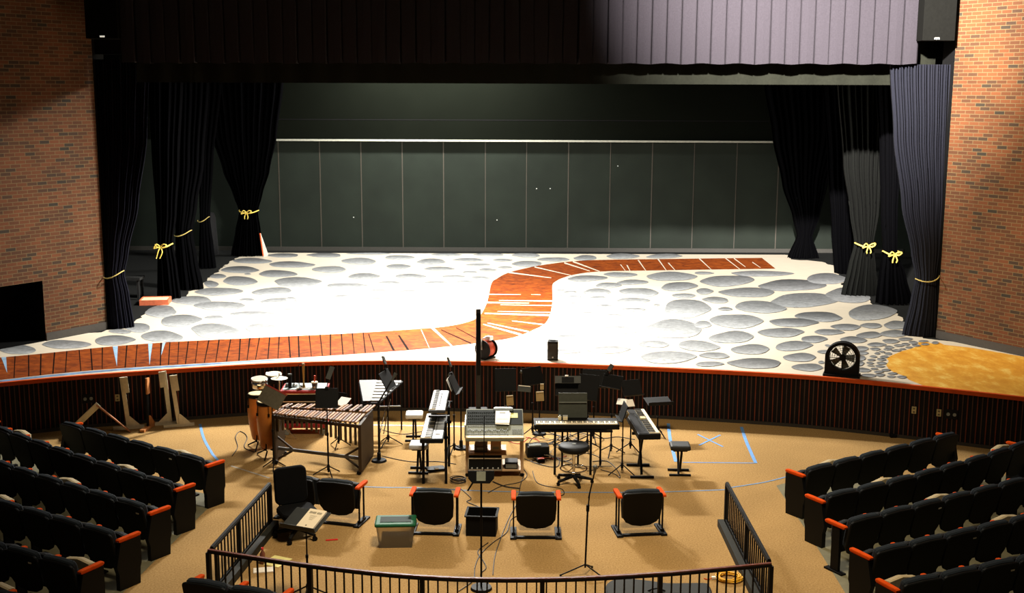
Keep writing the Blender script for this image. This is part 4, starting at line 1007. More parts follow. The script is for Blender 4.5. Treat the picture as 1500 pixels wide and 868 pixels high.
def sheetpaper(M_, w, h, label, name='sheet_music', m_=None, marks=False):
    t = thing(name, label, 'sheet music'); t.matrix_world = M_
    b = MB(); b.box((0, 0, 0), (w, .004, h)); b.build('page', m_ or PAPER, t)
    if marks:
        b = MB()
        for k in range(7): b.box((0, -.003, h*.38-k*h*.11), (w*.75, .001, .004))
        b.build('print', DARKGREY, t)
    return t
mstand((-2.8, 17.46, 0), R(4), 'black music stand with lit clip lamp in front of the marimba', 1.23, (.34, .3), 68, clip=(.0, .16, .2))
mstand((-3.7, 17.78, 0), R(-12), 'dark music stand with red top edge left of the marimba', 1.15, (.4, .26), 62, roll=22, dm=mat('desk_olive', (92, 84, 66), .7), spread=.2)
b = MB(); p = Vector((-4.02, 18.0, 0))
b = MB(Matrix.Translation((0, 0, 1.15)) @ Matrix.Rotation(R(62)-PI/2, 4, 'X') @ Matrix.Rotation(R(22), 4, 'Y')); b.box((0, 0, .137), (.41, .02, .022))
for o in bpy.data.objects:
    if o.get('label', '').startswith('dark music stand with red top'): b.build('red_edge', mat('red_edge', (150, 54, 40), .5), o)
pw = UY(503, 587, 18.75)
mstand((pw.x-.12, 18.95, 0), R(-30), 'black music stand behind the marimba holding a bent white sheet', pw.z-.02, (.3, .24), 55, spread=.2)
M_ = Matrix.Translation((pw.x, 18.72, pw.z)) @ Matrix.Rotation(R(-30), 4, 'Z') @ Matrix.Rotation(R(-62), 4, 'X')
sheetpaper(M_, .2, .2, 'bent white sheet of music hanging off the stand behind the marimba')
mstand((-2.05, 19.06, 0), R(75), 'black music stand beside the metal bar instrument seen edge on', 1.12, (.42, .32), 62, clip=(.1, .1, .14))
# boom microphone stand with round base
def micstand(loc, label, h, boom_to, group='microphone stands'):
    t = thing('microphone_stand', label, 'microphone stand', loc, 0, group)
    b = MB(); b.disc(.125, .11, 0, .03); b.build('base', BLACKM, t)
    b = MB(); b.tube((0, 0, .03), (0, 0, h), .013); b.tube((0, 0, .03), (0, 0, .14), .03); b.build('pole', BLACKM, t)
    b = MB(); e = Vector(boom_to); s = Vector((0, 0, h)); b.tube(s-(e-s)*.25, e, .013); b.build('boom', BLACKM, t)
    b = MB(); d = (e-s).normalized(); b.tube(e, e+d*.14, .016, r2=.028); b.build('microphone', DARKGREY, t)
    return t
micstand((-2.11, 18.21, 0), 'boom microphone stand with heavy round base right of the marimba', .95, (.2, .15, 1.28))

# ------------------------------------------------------------------ metal bar instrument (vibraphone)
VZ = .86
va_, vb_, vc_, vd_ = U(530, 557, VZ), U(592, 557, VZ), U(556, 592, VZ), U(532, 597, VZ)
far_l, far_r = Vector((-2.64, 20.02, 0)), Vector((-1.9, 20.08, 0)); nr_l, nr_r = Vector((-2.40, 18.62, 0)), Vector((-2.15, 18.66, 0))
t = thing('vibraphone', 'silver vibraphone seen end on, half covered by a pale grey sheet', 'vibraphone', (-2.28, 19.35, 0)); base = Vector((-2.28, 19.35, 0))
def rail(p, q, z, nm, m_, r=.018): b = MB(); b.tube(Vector((p.x, p.y, z))-base, Vector((q.x, q.y, z))-base, r, 8); return b.build(nm, m_, t)
rail(far_l, nr_l, VZ-.03, 'side_rail', BLACKM); rail(far_r, nr_r, VZ-.03, 'side_rail', BLACKM); rail(far_l, far_r, VZ-.03, 'end_rail', BLACKM); rail(nr_l, nr_r, VZ-.03, 'end_rail', BLACKM)
for k in range(7):
    f_ = (k+.4)/7; l = far_l.lerp(nr_l, f_).lerp(far_r.lerp(nr_r, f_), .42); r2 = far_r.lerp(nr_r, f_)
    b = MB(); c = (l+r2)/2-base; b.box((c.x, c.y, VZ), ((r2-l).length, .125, .014)); b.build('tone_bar', LGREY, t, bev=.003)
b = MB(); q = [far_l, far_l.lerp(far_r, .42), nr_l.lerp(nr_r, .5), nr_l]
b.add([(v.x-base.x, v.y-base.y, VZ+.012+dz) for dz in (0, .006) for v in q], [(3, 2, 1, 0), (4, 5, 6, 7), (0, 1, 5, 4), (1, 2, 6, 5), (2, 3, 7, 6), (3, 0, 4, 7)]); b.build('cover_sheet', mat('cover_grey', (84, 86, 86), .6, var=.06), t)
for p in (far_l.lerp(nr_l, .06), far_r.lerp(nr_r, .06), nr_l, nr_r):
    b = MB(); b.tube((p.x-base.x, p.y-base.y, .0), (p.x-base.x, p.y-base.y, VZ-.03), .014); b.build('leg', BLACKM, t)
rail(far_l.lerp(nr_l, .06), far_r.lerp(nr_r, .06), .42, 'cross_bar', GREY, .012)
b = MB(); b.tube((.1, .2, .05), (.2, .45, .6), .01); b.tube((.05, -.1, .06), (.14, .2, .5), .01); b.build('pedal_rod', CHROME, t)

# ------------------------------------------------------------------ keyboards, benches
def bench(loc, rz, label, top, hgt=.47, w=.29, d=.3, feet=((-.0, -.16), (0, .16))):
    t = thing('keyboard_bench', label, 'bench', loc, rz, 'folding keyboard benches')
    b = MB(); b.box((0, 0, hgt-.04), (w, d, .08)); b.build('seat', top, t, bev=.025)
    b = MB(); b.box((0, 0, hgt-.09), (w*.7, d*.7, .02)); b.build('seat_bracket', BLACKM, t)
    for s in (-1, 1):
        b = MB(); b.box((s*.02, 0, (hgt-.1)/2+.01), (.03, .05, .42), rx=s*R(28)); b.build('leg', BLACKM, t)
        b = MB(); b.box((0, s*.13, .015), (w+.02, .035, .03)); b.build('foot_bar', BLACKM, t)
    return t
WS = mat('white_seat', (206, 206, 204), .5)
bench((-1.64, 19.42, 0), R(2), 'white topped folding bench, farther one left of the stacked keyboards', WS)
bench((-1.43, 17.72, 0), R(-2), 'pale grey topped folding bench, nearer one partly under the lower keyboard', mat('grey_seat', (172, 174, 178), .5), .46, w=.29)
bench((2.6, 17.66, 0), R(-2), 'black folding bench standing alone right of the right hand keyboard', mat('black_seat', (17, 17, 17), .6), .48, w=.31)

def keyboard(loc, rz, label, L, D, nkeys, H=.09, name='keyboard', body=None, panelm=None, keyd=.15, rx=0, mirror=False, group='electronic keyboards'):
    t = thing(name, label, 'keyboard', loc, rz, group); t.rotation_euler = (rx, 0, rz)
    b = MB(); b.box((0, 0, H/2), (L, D, H)); b.build('case', body or BLACK, t, bev=.012)
    kw = (L-.06)/nkeys; y0 = -D/2+.015
    b = MB()
    for k in range(nkeys): b.box((-L/2+.03+kw*(k+.5), y0+keyd/2, H+.006), (kw*.93, keyd, .016))
    b.build('white_keys', IVORY, t)
    b = MB()
    for k in range(nkeys-1):
        if k % 7 not in (1, 4): b.box((-L/2+.03+kw*(k+1), y0+keyd*.7, H+.018), (kw*.62, keyd*.64, .012))
    b.build('black_keys', EBONY, t)
    if panelm:
        b = MB(); b.box((0, y0+keyd+.012+(D-keyd-.04)/2, H+.002), (L*.97, D-keyd-.05, .006)); b.build('control_panel', panelm, t)
        for k in range(14):
            b = MB(); b.box((-L*.35+k*L*.05, y0+keyd+.05, H+.008), (.012, .02, .01)); b.build('button', DARKGREY, t)
    return t
KZ1 = .77
PAN = mat('panel_silver', (150, 154, 158), .4, var=.15, scale=15)
PAN2 = mat('panel_pale', (176, 180, 190), .4, var=.05)
# double-tier stand
t = thing('keyboard_stand', 'black two tier stand carrying the stacked keyboards at left', 'keyboard stand', (-1.12, 17.55, 0))
for y in (-.42, .42):
    for x, hh in ((-.2, .70), (.14, .96)):
        b = MB(); b.box((x, y, hh/2), (.04, .04, hh)); b.build('leg', BLACKM, t)
    b = MB(); b.box((-.02, y, .72), (.4, .04, .04)); b.build('lower_arm', BLACKM, t)
    b = MB(); b.box((.02, y+.3, .96), (.32, .04, .03)); b.build('upper_arm', BLACKM, t)
    b = MB(); b.tube((.14, y, .955), (.14, y+.3, .955), .018); b.build('arm_link', BLACKM, t)
b = MB(); b.box((.14, 0, .35), (.03, .84, .03)); b.build('cross_bar', BLACKM, t)
keyboard((-1.17, 17.42, .742), R(-90), 'lower black keyboard with silver control panel of the stacked pair at left', 1.36, .34, 43, .07, panelm=PAN)
keyboard((-1.14, 18.14, .976), R(-90), 'upper keyboard with pale control strip above the other at left', 1.2, .26, 36, .05, panelm=PAN2, keyd=.09, body=mat('kb_body_pale', (60, 60, 62), .5))
p = U(644, 640, .82); b = MB(); b.box((0, 0, .004), (.07, .1, .008)); o = b.build('paper_scrap', PAPER); o.location = (-1.09, 17.0, .821); tag(o, 'small white paper scrap on the lower left keyboard', 'paper')
# stand desk seen edge on right of the keyboards
mstand((-.93, 18.6, 0), R(84), 'tall black music stand seen edge on right of the stacked keyboards', 1.18, (.44, .3), 66, clip=(.1, .12, .16))
M_ = Matrix.Translation((-.99, 18.5, 1.19)) @ Matrix.Rotation(R(84), 4, 'Z') @ Matrix.Rotation(R(-24), 4, 'X')
sheetpaper(M_, .2, .2, 'white sheet music on the tall stand right of the stacked keyboards')

# right keyboard on X stand
t = thing('keyboard_stand', 'black folding stand carrying the right hand keyboard', 'keyboard stand', (2.0, 17.72, 0))
for s in (-1, 1):
    b = MB(); b.box((0, s*.02, .36), (.035, .82, .04), rx=s*R(52)); b.build('leg', BLACKM, t)
    b = MB(); b.box((0, s*.3, .018), (.36, .04, .036)); b.build('foot_bar', BLACKM, t)
    b = MB(); b.box((0, s*.3, .71), (.34, .04, .04)); b.build('top_arm', BLACKM, t)
keyboard((2.0, 17.68, .735), R(90+4), 'black keyboard at right turned to face right, keys along its right side', 1.38, .34, 43, .09, panelm=mat('panel_black', (22, 22, 24), .7, spec=.12))
b = MB(); b.box((0, 0, .015), (.08, .1, .03)); o = b.build('small_box', mat('pale_box', (190, 176, 130), .6)); o.location = (2.03, 17.78, .832); tag(o, 'small pale box resting on the right hand keyboard', 'box')

# stage piano on its stand
t = thing('piano_stand', 'black four legged stand under the long stage piano', 'keyboard stand', (1.0, 17.78, 0))
for x in (-.33, .22):
    b = MB(); b.box((x, -.2, .34), (.035, .035, .68)); b.build('leg', BLACKM, t)
for x in (-.2, .05, .4):
    b = MB(); b.box((x, .22, .34), (.03, .03, .68)); b.build('leg', BLACKM, t)
b = MB(); b.box((0, -.2, .695), (1.1, .05, .03)); b.box((0, .22, .695), (1.1, .05, .03)); b.box((-.33, .01, .695), (.05, .4, .03)); b.box((.3, .01, .695), (.05, .4, .03)); b.build('top_frame', BLACKM, t)
keyboard((1.0, 17.78, .712), R(1), 'long black stage piano with full row of white keys in the middle of the pit', 1.31, .40, 52, .08, name='stage_piano', keyd=.15)
GP = mat('music_board', (52, 55, 46), .6)
t = thing('music_board', 'dark grey upright music board standing on the stage piano', 'music board', (.955, 17.92, .796), R(1))
b = MB(); b.box((0, .03, .2), (.45, .02, .40), rx=R(-10)); b.build('board', GP, t, bev=.006)
b = MB(); b.box((0, -.0, .01), (.45, .06, .02)); b.build('ledge', BLACK, t); b = MB(); b.box((0, .008, .26), (.43, .012, .008), rx=R(-10)); b.build('seam_strip', GREY, t)
for i, (px, w, lab) in enumerate([(819.5, .05, 'small white bottle in front of the music board on the stage piano'), (827.5, .075, 'small cream tub in front of the music board on the stage piano')]):
    q = U(px, 608.5, .83); t = thing('small_bottle' if i == 0 else 'small_tub', lab, 'container', (q.x, 17.83, .796))
    b = MB(); b.box((0, 0, .03), (w, .04, .06)); b.build('body', mat('cream_pack', (232, 214, 170), .5), t, bev=.008); b = MB(); b.box((0, 0, .068), (w*.45 if i == 0 else w, .03, .016)); b.build('cap', LGREY, t)
# stands behind the piano
mstand((.93, 19.0, 0), R(0), 'wide black music stand right behind the stage piano holding an open folder', 1.04, (.42, .3), 70, clip=None)
t = thing('open_folder', 'dark open folder across the top of the stand behind the stage piano', 'folder', (.92, 18.93, 1.17)); b = MB(); b.box((0, 0, 0), (.42, .03, .12), rx=R(-20)); b.build('cover', DARKGREY, t); b = MB(); b.box((0, -.02, .0), (.2, .006, .09), rx=R(-20)); b.build('pocket', BLACK, t); b = MB(); b.box((-.02, -.012, .066), (.05, .02, .02)); b.build('white_clip', PAPER, t)
mstand((1.25, 18.85, 0), R(-20), 'black music stand with slanted top at the right of the music board', 1.06, (.34, .42), 70)
t = thing('drum_throne', 'black drafting stool with chrome foot ring in front of the stage piano', 'stool', (.94, 17.2, 0))
b = MB(); b.lathe([(0, .50), (.2, .5), (.235, .53), (.235, .575), (.21, .6), (0, .605)], n=36); b.build('seat', mat('vinyl_black', (18, 18, 19), .6, spec=.2), t)
b = MB(); b.disc(.03, .03, 0, .008, (0, 0, .603)); b.build('seat_emblem', GREY, t)
b = MB(); b.tube((0, 0, .1), (0, 0, .5), .025); b.build('gas_column', CHROME, t)
b = MB(); b.path([(.2*math.cos(2*PI*k/36), .2*math.sin(2*PI*k/36), .22) for k in range(36)], .012, 8, closed=True)
for k in range(3): a = 2*PI*k/3; b.tube((0, 0, .24), (.2*math.cos(a), .2*math.sin(a), .22), .009, 6)
b.build('foot_ring', CHROME, t)
for k in range(5):
    a = 2*PI*k/5+1.2; b = MB(); e = (.28*math.cos(a), .28*math.sin(a)); b.tube((0, 0, .11), (e[0], e[1], .06), .03, r2=.02); lg = b.build('leg', BLACK, t)
    b = MB(); b.disc(.026, .026, -.02, .02, M=Matrix.Translation((e[0], e[1], .028)) @ RY, n=14); b.build('caster', BLACKM, lg)

# ------------------------------------------------------------------ mixing desk on a cart
t = thing('mixer_cart', 'beige wooden cart with shelves under the mixing desk', 'cart', (-.26, 17.72, 0), R(1))
for x in (-.42, .42):
    for y in (-.25, .25):
        b = MB(); b.box((x, y, .33), (.045, .045, .54)); b.build('leg', BEIGEW, t)
        b = MB(); b.disc(.03, .03, -.015, .015, M=Matrix.Translation((x, y, .032)) @ RY, n=14); b.build('caster', BLACKM, t)
b = MB(); b.box((0, 0, .61), (.9, .58, .025)); b.build('top_shelf', BEIGEW, t)
b = MB(); b.box((0, 0, .1), (.84, .54, .02)); b.build('bottom_shelf', BEIGEW, t)
b = MB(); b.box((-.12, .02, .34), (.6, .5, .018)); b.build('middle_shelf', BEIGEW, t)
MIXG = mat('mixer_grey', (112, 114, 98), .7, spec=.15, var=.08)
t = thing('mixing_desk', 'grey green audio mixing desk with fader bank on the cart in the pit centre', 'mixing desk', (-.26, 17.62, .625), R(1))
sl = R(20); b = MB(); b.prism([(-.38, 0), (.38, 0), (.38, .30), (-.38, .05)], -.44, .44, M=Matrix(((0, 0, 1, 0), (1, 0, 0, 0), (0, 1, 0, 0), (0, 0, 0, 1)))); b.build('case', MIXG, t, bev=.008)
MT = Matrix.Translation((0, 0, .175)) @ Matrix.Rotation(math.atan2(.25, .76), 4, 'X')
b = MB(MT); b.box((0, .16, .004), (.86, .40, .006)); b.build('channel_strip_panel', mat('mixer_dark', (24, 28, 24), .8, spec=.1, var=.1), t)
b = MB(MT); b.box((0, -.375, .004), (.87, .055, .02)); b.build('front_edge', mat('mixer_cream', (214, 196, 150), .5), t)
b = MB()
for k in range(1): b.box((0, 0, 0), (.012, .028, .014))
MF = b.mesh('fader', DARKGREY); b = MB(); b.box((0, 0, 0), (.016, .014, .008)); MBU = b.mesh('button', DARKGREY); b = MB(); b.disc(.009, .007, 0, .016, n=8); MKN = b.mesh('knob', mat('knob_dark', (44, 46, 42), .7, spec=.1))
def onmix(nm, me, x, y, z):
    o = bpy.data.objects.new(nm, me); COL.objects.link(o); o.parent = t; o.matrix_local = MT @ Matrix.Translation((x, y, z)); return o
for k in range(24):
    onmix('fader', MF, -.40+k*.026, -.2+.02*math.sin(k*1.7), .01); onmix('button', MBU, -.40+k*.026, -.08, .008); onmix('button', MBU, -.40+k*.026, -.3, .008)
for k in range(5):
    for j in range(3): onmix('button', MBU, .28+k*.03, -.28+j*.05, .008)
for k in range(18):
    for j in range(4): onmix('knob', MKN, -.40+k*.03, .03+j*.085, .006)
b = MB(MT); b.box((.30, .2, .008), (.12, .13, .006)); b.build('screen', LCD, t)
b = MB(); b.box((-.445, 0, .13), (.02, .6, .2)); b.build('side_cheek', GREY, t)
M_ = Matrix.Translation((-.26, 17.62, .625)) @ MT @ Matrix.Translation((.12, .12, .037))
t = thing('paper_sheets', 'white printed sheets lying on the right half of the mixing desk', 'paper'); t.matrix_world = M_
b = MB(); b.box((0, 0, 0), (.215, .33, .008)); b.box((0, .11, .005), (.09, .022, .002), mi=1); b.box((0, -.06, .005), (.19, .004, .002), mi=1); b.build('page', [PAPER, DARKGREY], t)
b = MB(); b.box((.01, -.03, -.006), (.215, .33, .006), rz=R(-4)); b.build('page', PAPER, t)
t = thing('rack_amplifier', 'black rack amplifier with silver frame on the cart lower shelf', 'amplifier', (-.40, 17.62, .11))
b = MB(); b.box((0, 0, .1), (.5, .4, .2)); b.build('body', BLACK, t); b = MB(); b.box((0, -.205, .195), (.52, .012, .016)); b.box((0, -.205, .012), (.52, .012, .02)); b.box((-.255, -.205, .1), (.012, .012, .19)); b.box((.255, -.205, .1), (.012, .012, .19)); b.build('frame', SILVER, t)
b = MB()
for k in range(6): b.disc(.012, .01, 0, .02, M=Matrix.Translation((-.2+k*.08, -.2, .04)) @ RY, n=10)
b.build('knob', LGREY, t)
for (x, w, h, lab, m_) in [(-.45, .2, .1, 'brown box on the left of the cart middle shelf', DARKWOOD), (-.22, .16, .12, 'small tan box on the cart middle shelf', BEIGEW)]:
    t = thing('storage_box', lab, 'box', (x-.02, 17.7, .35), 0, 'boxes on the cart shelf'); b = MB(); b.box((0, 0, h/2), (w, .25, h)); b.build('body', m_, t, bev=.006); b = MB(); b.box((0, -.127, h*.6), (w*.6, .004, h*.3)); b.build('label_patch', GREY, t)
t = thing('wireless_receiver', 'dark receiver box standing on the bottom shelf at the right of the cart', 'receiver', (.0, 17.62, .11)); b = MB(); b.box((0, 0, .05), (.2, .25, .1)); b.build('body', BLACK, t, bev=.006); b = MB(); b.box((0, -.127, .05), (.17, .006, .06)); b.build('front_plate', GREY, t)
t = thing('clear_tray', 'shallow clear tray on the back ledge of the mixing desk', 'tray', (-.13, 17.97, .916)); b = MB(); b.prism(rbox(.15, .05, .02), 0, .03); b.build('tray_body', mat('tray_grey', (140, 146, 148), .3), t)
b = MB(); b.box((0, .0, .036), (.26, .06, .008)); b.build('tray_rim', SILVER, t)
# music stands behind the mixing desk
mstand((-.1, 19.5, 0), R(6), 'wide black music stand with rounded top behind the mixing desk', 1.02, (.36, .38), 74)
mstand((.36, 19.62, 0), R(35), 'black music stand holding tan folders behind the mixing desk', 1.06, (.4, .3), 68)
for (px, py, w, h, a, lab, m_) in [(768, 569, .22, .1, 8, 'dark folder lying across the stand behind the mixing desk', DARKGREY), (791, 580, .13, .16, -6, 'large tan card leaning on the stand behind the mixing desk', TAN), (794, 566, .06, .1, 0, 'small tan card sticking up above the stand behind the mixing desk', TAN), (747, 586, .12, .17, -8, 'tan card leaning in front of the wide stand behind the mixing desk', TAN)]:
    q = UY(px, py, 19.22 if px != 747 else 19.38)
    t = thing('music_folder', lab, 'folder', q, R(a*1.5), 'folders on the stands behind the mixing desk'); b = MB(); b.box((0, 0, 0), (w, .012, h), rx=R(-18), ry=R(a)); b.build('cover', m_, t); b = MB(); b.box((0, -.012, h/2), (w*.9, .006, .012), rx=R(-18), ry=R(a)); b.build('page_edge', PAPER, t)
micstand((-.83, 18.9, 0), 'thin microphone stand left of the mixing desk', 1.0, (-.12, .1, 1.13))
micstand((.48, 19.75, 0), 'thin microphone stand in the dark behind the stage piano', 1.0, (-.2, .05, 1.05))

# right-hand stands
mstand((1.71, 17.61, 0), R(-86), 'music stand seen edge on with tan folder between the stage piano and right keyboard', 1.0, (.36, .26), 72, clip=None)
t = thing('music_folder', 'long tan folder resting on the edge on stand left of the right keyboard', 'folder', UY(915, 604, 17.75), R(-84)); b = MB(); b.box((0, 0, 0), (.42, .02, .1), rx=R(-30)); b.build('cover', mat('tan_folder', (160, 138, 96), .7), t); b = MB(); b.box((0, -.015, .0), (.4, .004, .085), rx=R(-30)); b.build('page_edge', PAPER, t)
mstand((1.62, 18.6, 0), R(-35), 'tall music stand with angled lamp right of the music board', 1.22, (.36, .22), 65, clip=(-.12, .06, .12))
mstand((1.95, 18.75, 0), R(20), 'dark low music stand with white sheets behind the right keyboard', 1.08, (.34, .28), 55)
for (px, py, w, d, a, lab) in [(911, 588, .16, .12, -20, 'curled white sheet on the stand behind the right keyboard, left one'), (922, 590, .15, .14, 15, 'curled white sheet on the stand behind the right keyboard, right one')]:
    q = UY(px, py, 18.55); M_ = Matrix.Translation(q) @ Matrix.Rotation(R(a), 4, 'Z') @ Matrix.Rotation(R(-52), 4, 'X'); sheetpaper(M_, w, d, lab)
mstand((2.5, 19.65, 0), R(12), 'flat topped black stand used as a tray right of the right keyboard', .62, (.44, .3), 12, spread=.22)
mstand((1.38, 19.3, 0), R(-12), 'black music stand in the dark behind the stage piano, nearest the stage front', 1.1, (.4, .3), 70)

# ------------------------------------------------------------------ conductor area items
p = U(705, 862)
t = thing('camera_stand', 'round based floor stand with a boxy monitor head in the pit centre', 'stand', p)
b = MB(); b.disc(.13, .12, 0, .03); b.build('base', BLACKM, t)
b = MB(); b.tube((0, 0, .03), (0, 0, 1.32), .012); b.build('pole', BLACKM, t)
b = MB(); b.prism([(-.155, .06), (.155, .06), (.15, -.03), (.1, -.085), (-.1, -.085), (-.15, -.03)], -.06, .06, M=Matrix.Translation((0, 0, 1.40)) @ Matrix.Rotation(R(-15), 4, 'X') @ MX); b.build('monitor_head', BLACK, t, bev=.008)
b = MB(Matrix.Translation((0, 0, 1.40)) @ Matrix.Rotation(R(-15), 4, 'X')); b.box((0, -.062, .0), (.105, .006, .11)); b.build('grey_screen', mat('screen_grey', (142, 146, 130), .4), t)
b = MB(); b.tube((.03, 0, 1.45), (.035, 0, 2.12), .006, 6); b.build('antenna_rod', BLACKM, t)
b = MB(); b.tube((-.1, .05, 1.3), (-.16, .05, 1.2), .01, 6); b.build('clamp_arm', BLACKM, t)
# boom microphone at right front
p = U(857, 842)
t = thing('tripod_microphone_stand', 'tall tripod microphone stand between the middle and right theatre seats', 'microphone stand', p)
b = MB(); b.tube((0, 0, .1), (.02, 0, .85), .012); b.tube((.02, 0, .8), (.04, 0, 1.05), .009); b.tube((.02, 0, .82), (.022, 0, .9), .02); b.build('pole', BLACKM, t)
b = MB(); b.tube((.03, .02, .98), (.09, -.02, 1.3), .009); b.build('boom', BLACKM, t)
b = MB(); b.tube((.09, -.02, 1.3), (.098, -.02, 1.36), .014, r2=.022); b.lathe([(0, -.03), (.022, -.02), (.028, 0), (.02, .02), (0, .028)], (.1, -.02, 1.385), n=14); b.build('microphone', mat('mic_grille', (110, 112, 110), .4, .5), t)
for (ex, ey) in ((-.3, -.04), (.24, -.17), (.1, .22)):
    b = MB(); b.tube((0, 0, .14), (ex, ey, .018), .009); lg = b.build('leg', BLACKM, t); b = MB(); b.lathe([(0, -.015), (.014, -.008), (.014, .008), (0, .015)], (ex, ey, .016), n=10); b.build('rubber_foot', BLACK, lg)

# script stand
DZ = .96
t = mstand((-2.36, 13.02, 0), R(-24), 'black music stand at the office chair with an open white script on its desk', DZ, (.47, .36), 20, dm=mat('desk_dark', (38, 40, 37), .5), name='conductor_stand', group=None)
Mroot = Matrix.Translation((-2.36, 13.02, 0)) @ Matrix.Rotation(R(-24), 4, 'Z') @ Matrix.Translation((0, 0, DZ)) @ Matrix.Rotation(R(20)-PI/2, 4, 'X')
Mb = Mroot @ Matrix.Translation((.085, -.025, -.005)) @ Matrix.Scale(.9, 4) @ Matrix.Rotation(R(0), 4, 'Y')
t = thing('script_book', 'white covered script with grey title lying on the conductor stand', 'book'); t.matrix_world = Mb
b = MB(); b.box((0, 0, 0), (.245, .024, .36)); b.build('pages', PAPER, t)
b = MB(); b.box((0, -.0135, 0), (.248, .003, .364)); b.build('cover', mat('cover_cream', (242, 226, 196), .6, var=.02), t)
b = MB(); b.box((0, .0, -.183), (.248, .028, .004)); b.build('red_bottom_edge', REDP, t)
b = MB(); rb = random.Random(2)
for k in range(13):
    if k == 7: continue
    h_ = rb.uniform(.034, .042); b.box((-.085+k*.014, -.0158, .115), (.009, .001, h_))
for k in range(5): b.box((0, -.0158, .06-k*.02), (.1-.012*k, .001, .003))
b.disc(.011, .011, 0, .001, M=Matrix.Translation((0, -.0155, -.13)) @ RY, n=14); b.build('print', mat('print_grey', (112, 106, 88), .7), t)

# ------------------------------------------------------------------ boxes on the carpet
t = thing('storage_bin', 'clear plastic storage bin with dark green lid left of the black crate', 'storage bin', (-1.5, 14.72, 0), R(3))
b = MB()
ob = [(-.21, -.14), (.21, -.14), (.21, .14), (-.21, .14)]; tp = [(-.245, -.17), (.245, -.17), (.245, .17), (-.245, .17)]
b.add([(x, y, 0) for x, y in ob]+[(x, y, .29) for x, y in tp], [(3, 2, 1, 0), (0, 1, 5, 4), (1, 2, 6, 5), (2, 3, 7, 6), (3, 0, 4, 7)]); o = b.build('bin_body', CLEAR, t); 
b = MB(); b.box((0, 0, .31), (.53, .37, .045)); b.build('lid', GREENLID, t, bev=.02)
b = MB(); b.box((0, -.0, .334), (.4, .2, .008)); b.build('lid_inset', mat('lid_dark', (14, 34, 24), .7, spec=.15), t)
for s in (-1, 1): b = MB(); b.box((s*.262, 0, .28), (.02, .12, .05)); b.build('latch', DARKGREY, t)
b = MB(); b.box((0, 0, .08), (.36, .22, .14)); b.build('bin_contents', mat('contents', (92, 84, 66), .8, var=.4, scale=14), t)
t = thing('open_crate', 'empty open black crate between two loose theatre seats', 'crate', (-.39, 15.16, 0), R(-4))
b = MB()
for c, d in (((0, 0, .01), (.4, .34, .02)), ((0, -.165, .14), (.4, .012, .28)), ((0, .165, .14), (.4, .012, .28)), ((-.195, 0, .14), (.012, .33, .28)), ((.195, 0, .14), (.012, .33, .28))): b.box(c, d)
b.build('crate_body', mat('crate_black', (9, 9, 9), .7, spec=.12), t)
b = MB(); b.box((0, -.175, .275), (.43, .03, .016)); b.box((0, .175, .275), (.43, .03, .016)); b.box((-.205, 0, .275), (.03, .35, .016)); b.box((.205, 0, .275), (.03, .35, .016)); b.build('rim', mat('crate_rim', (18, 18, 17), .7, spec=.1), t)
# instrument case
t = thing('instrument_case', 'flat black soft instrument case lying on the carpet behind the front railing', 'case', (1.75, 13.15, 0))
oc = [(-.62, -.22), (-.35, -.25), (-.1, -.2), (.12, -.14), (.55, -.15), (.6, -.08), (.6, .1), (.55, .16), (.12, .15), (-.1, .22), (-.32, .27), (-.52, .25), (-.62, .12)]
b = MB(); b.prism([(p.x, p.y) for p in catmull([(x, y, 0) for x, y in oc], 4, True)], 0, .09, inset=.04); b.build('case_body', mat('case_fabric', (30, 32, 30), .8), t)
b = MB(); b.path(catmull([(-.15, -.08, .09), (-.05, -.1, .13), (.05, -.08, .09)], 6), .01, 6); b.build('handle', BLACK, t)
# yellow cable coil
b = MB(); pts = []
rc_ = random.Random(8)
for k in range(220):
    a = 2*PI*k/22; r_ = .135+.022*math.sin(k*.37)+.01*math.sin(k*1.3); pts.append((r_*math.cos(a), r_*.95*math.sin(a), .012+.0035*(k/22)+.006*math.sin(k*.7)))
b.path(pts, .0075, 6); o = b.build('coiled_cable', CORDY); p = U(1068, 848); o.location = (p.x, p.y, 0); tag(o, 'coiled bright yellow cable on the carpet by the right railing', 'cable')
t = thing('cable_plug', 'white plug lying beside the yellow cable coil', 'plug', U(1046, 848)); b = MB(); b.box((0, 0, .02), (.06, .04, .035)); b.build('body', WHITE, t, bev=.006); b = MB(); b.path([(-.03, 0, .015), (-.08, -.03, .008), (-.12, .01, .008)], .006, 6); b.build('lead', ORANGE, t)
b = MB(); b.box((0, 0, .008), (.16, .022, .016), rz=R(12)); o = b.build('red_marker', REDP, bev=.005); o.location = U(486, 791); tag(o, 'red marker lying on the carpet near the conductor stand', 'marker')
def paper_flat(px, py, w, d, rz, label, m_, th=.006):
    o = MB(); o.prism([(-w/2, -d/2), (w/2, -d/2), (w/2, d/2), (-w/2, d/2)], 0, th); o = o.build('paper_sheet', m_); o.location = U(px, py); o.rotation_euler.z = rz; tag(o, label, 'paper', 'loose papers behind the left railing')
paper_flat(405, 822, .27, .3, R(-25), 'pale yellow paper folder on the carpet behind the left railing', PAPERY)
paper_flat(387, 835, .26, .15, R(12), 'white envelope on the carpet just behind the left end of the front railing', PAPER, .012)
t = thing('water_bottle', 'small brown tinted bottle with red cap by the left railing', 'bottle', U(385, 825)); b = MB(); b.lathe([(0, 0), (.033, 0), (.034, .13), (.014, .17), (.013, .19), (0, .19)], n=16); b.build('body', mat('bottle_brown', (120, 72, 56), .2), t); b = MB(); b.disc(.016, .015, .19, .212); b.build('cap', REDP, t)
q = U(1308, 640); b = MB(); b.box((0, 0, .03), (.11, .1, .06)); o = b.build('floor_box', BLACK, bev=.01); o.location = q; tag(o, 'small black box on the carpet at the foot of the right stage front', 'box')
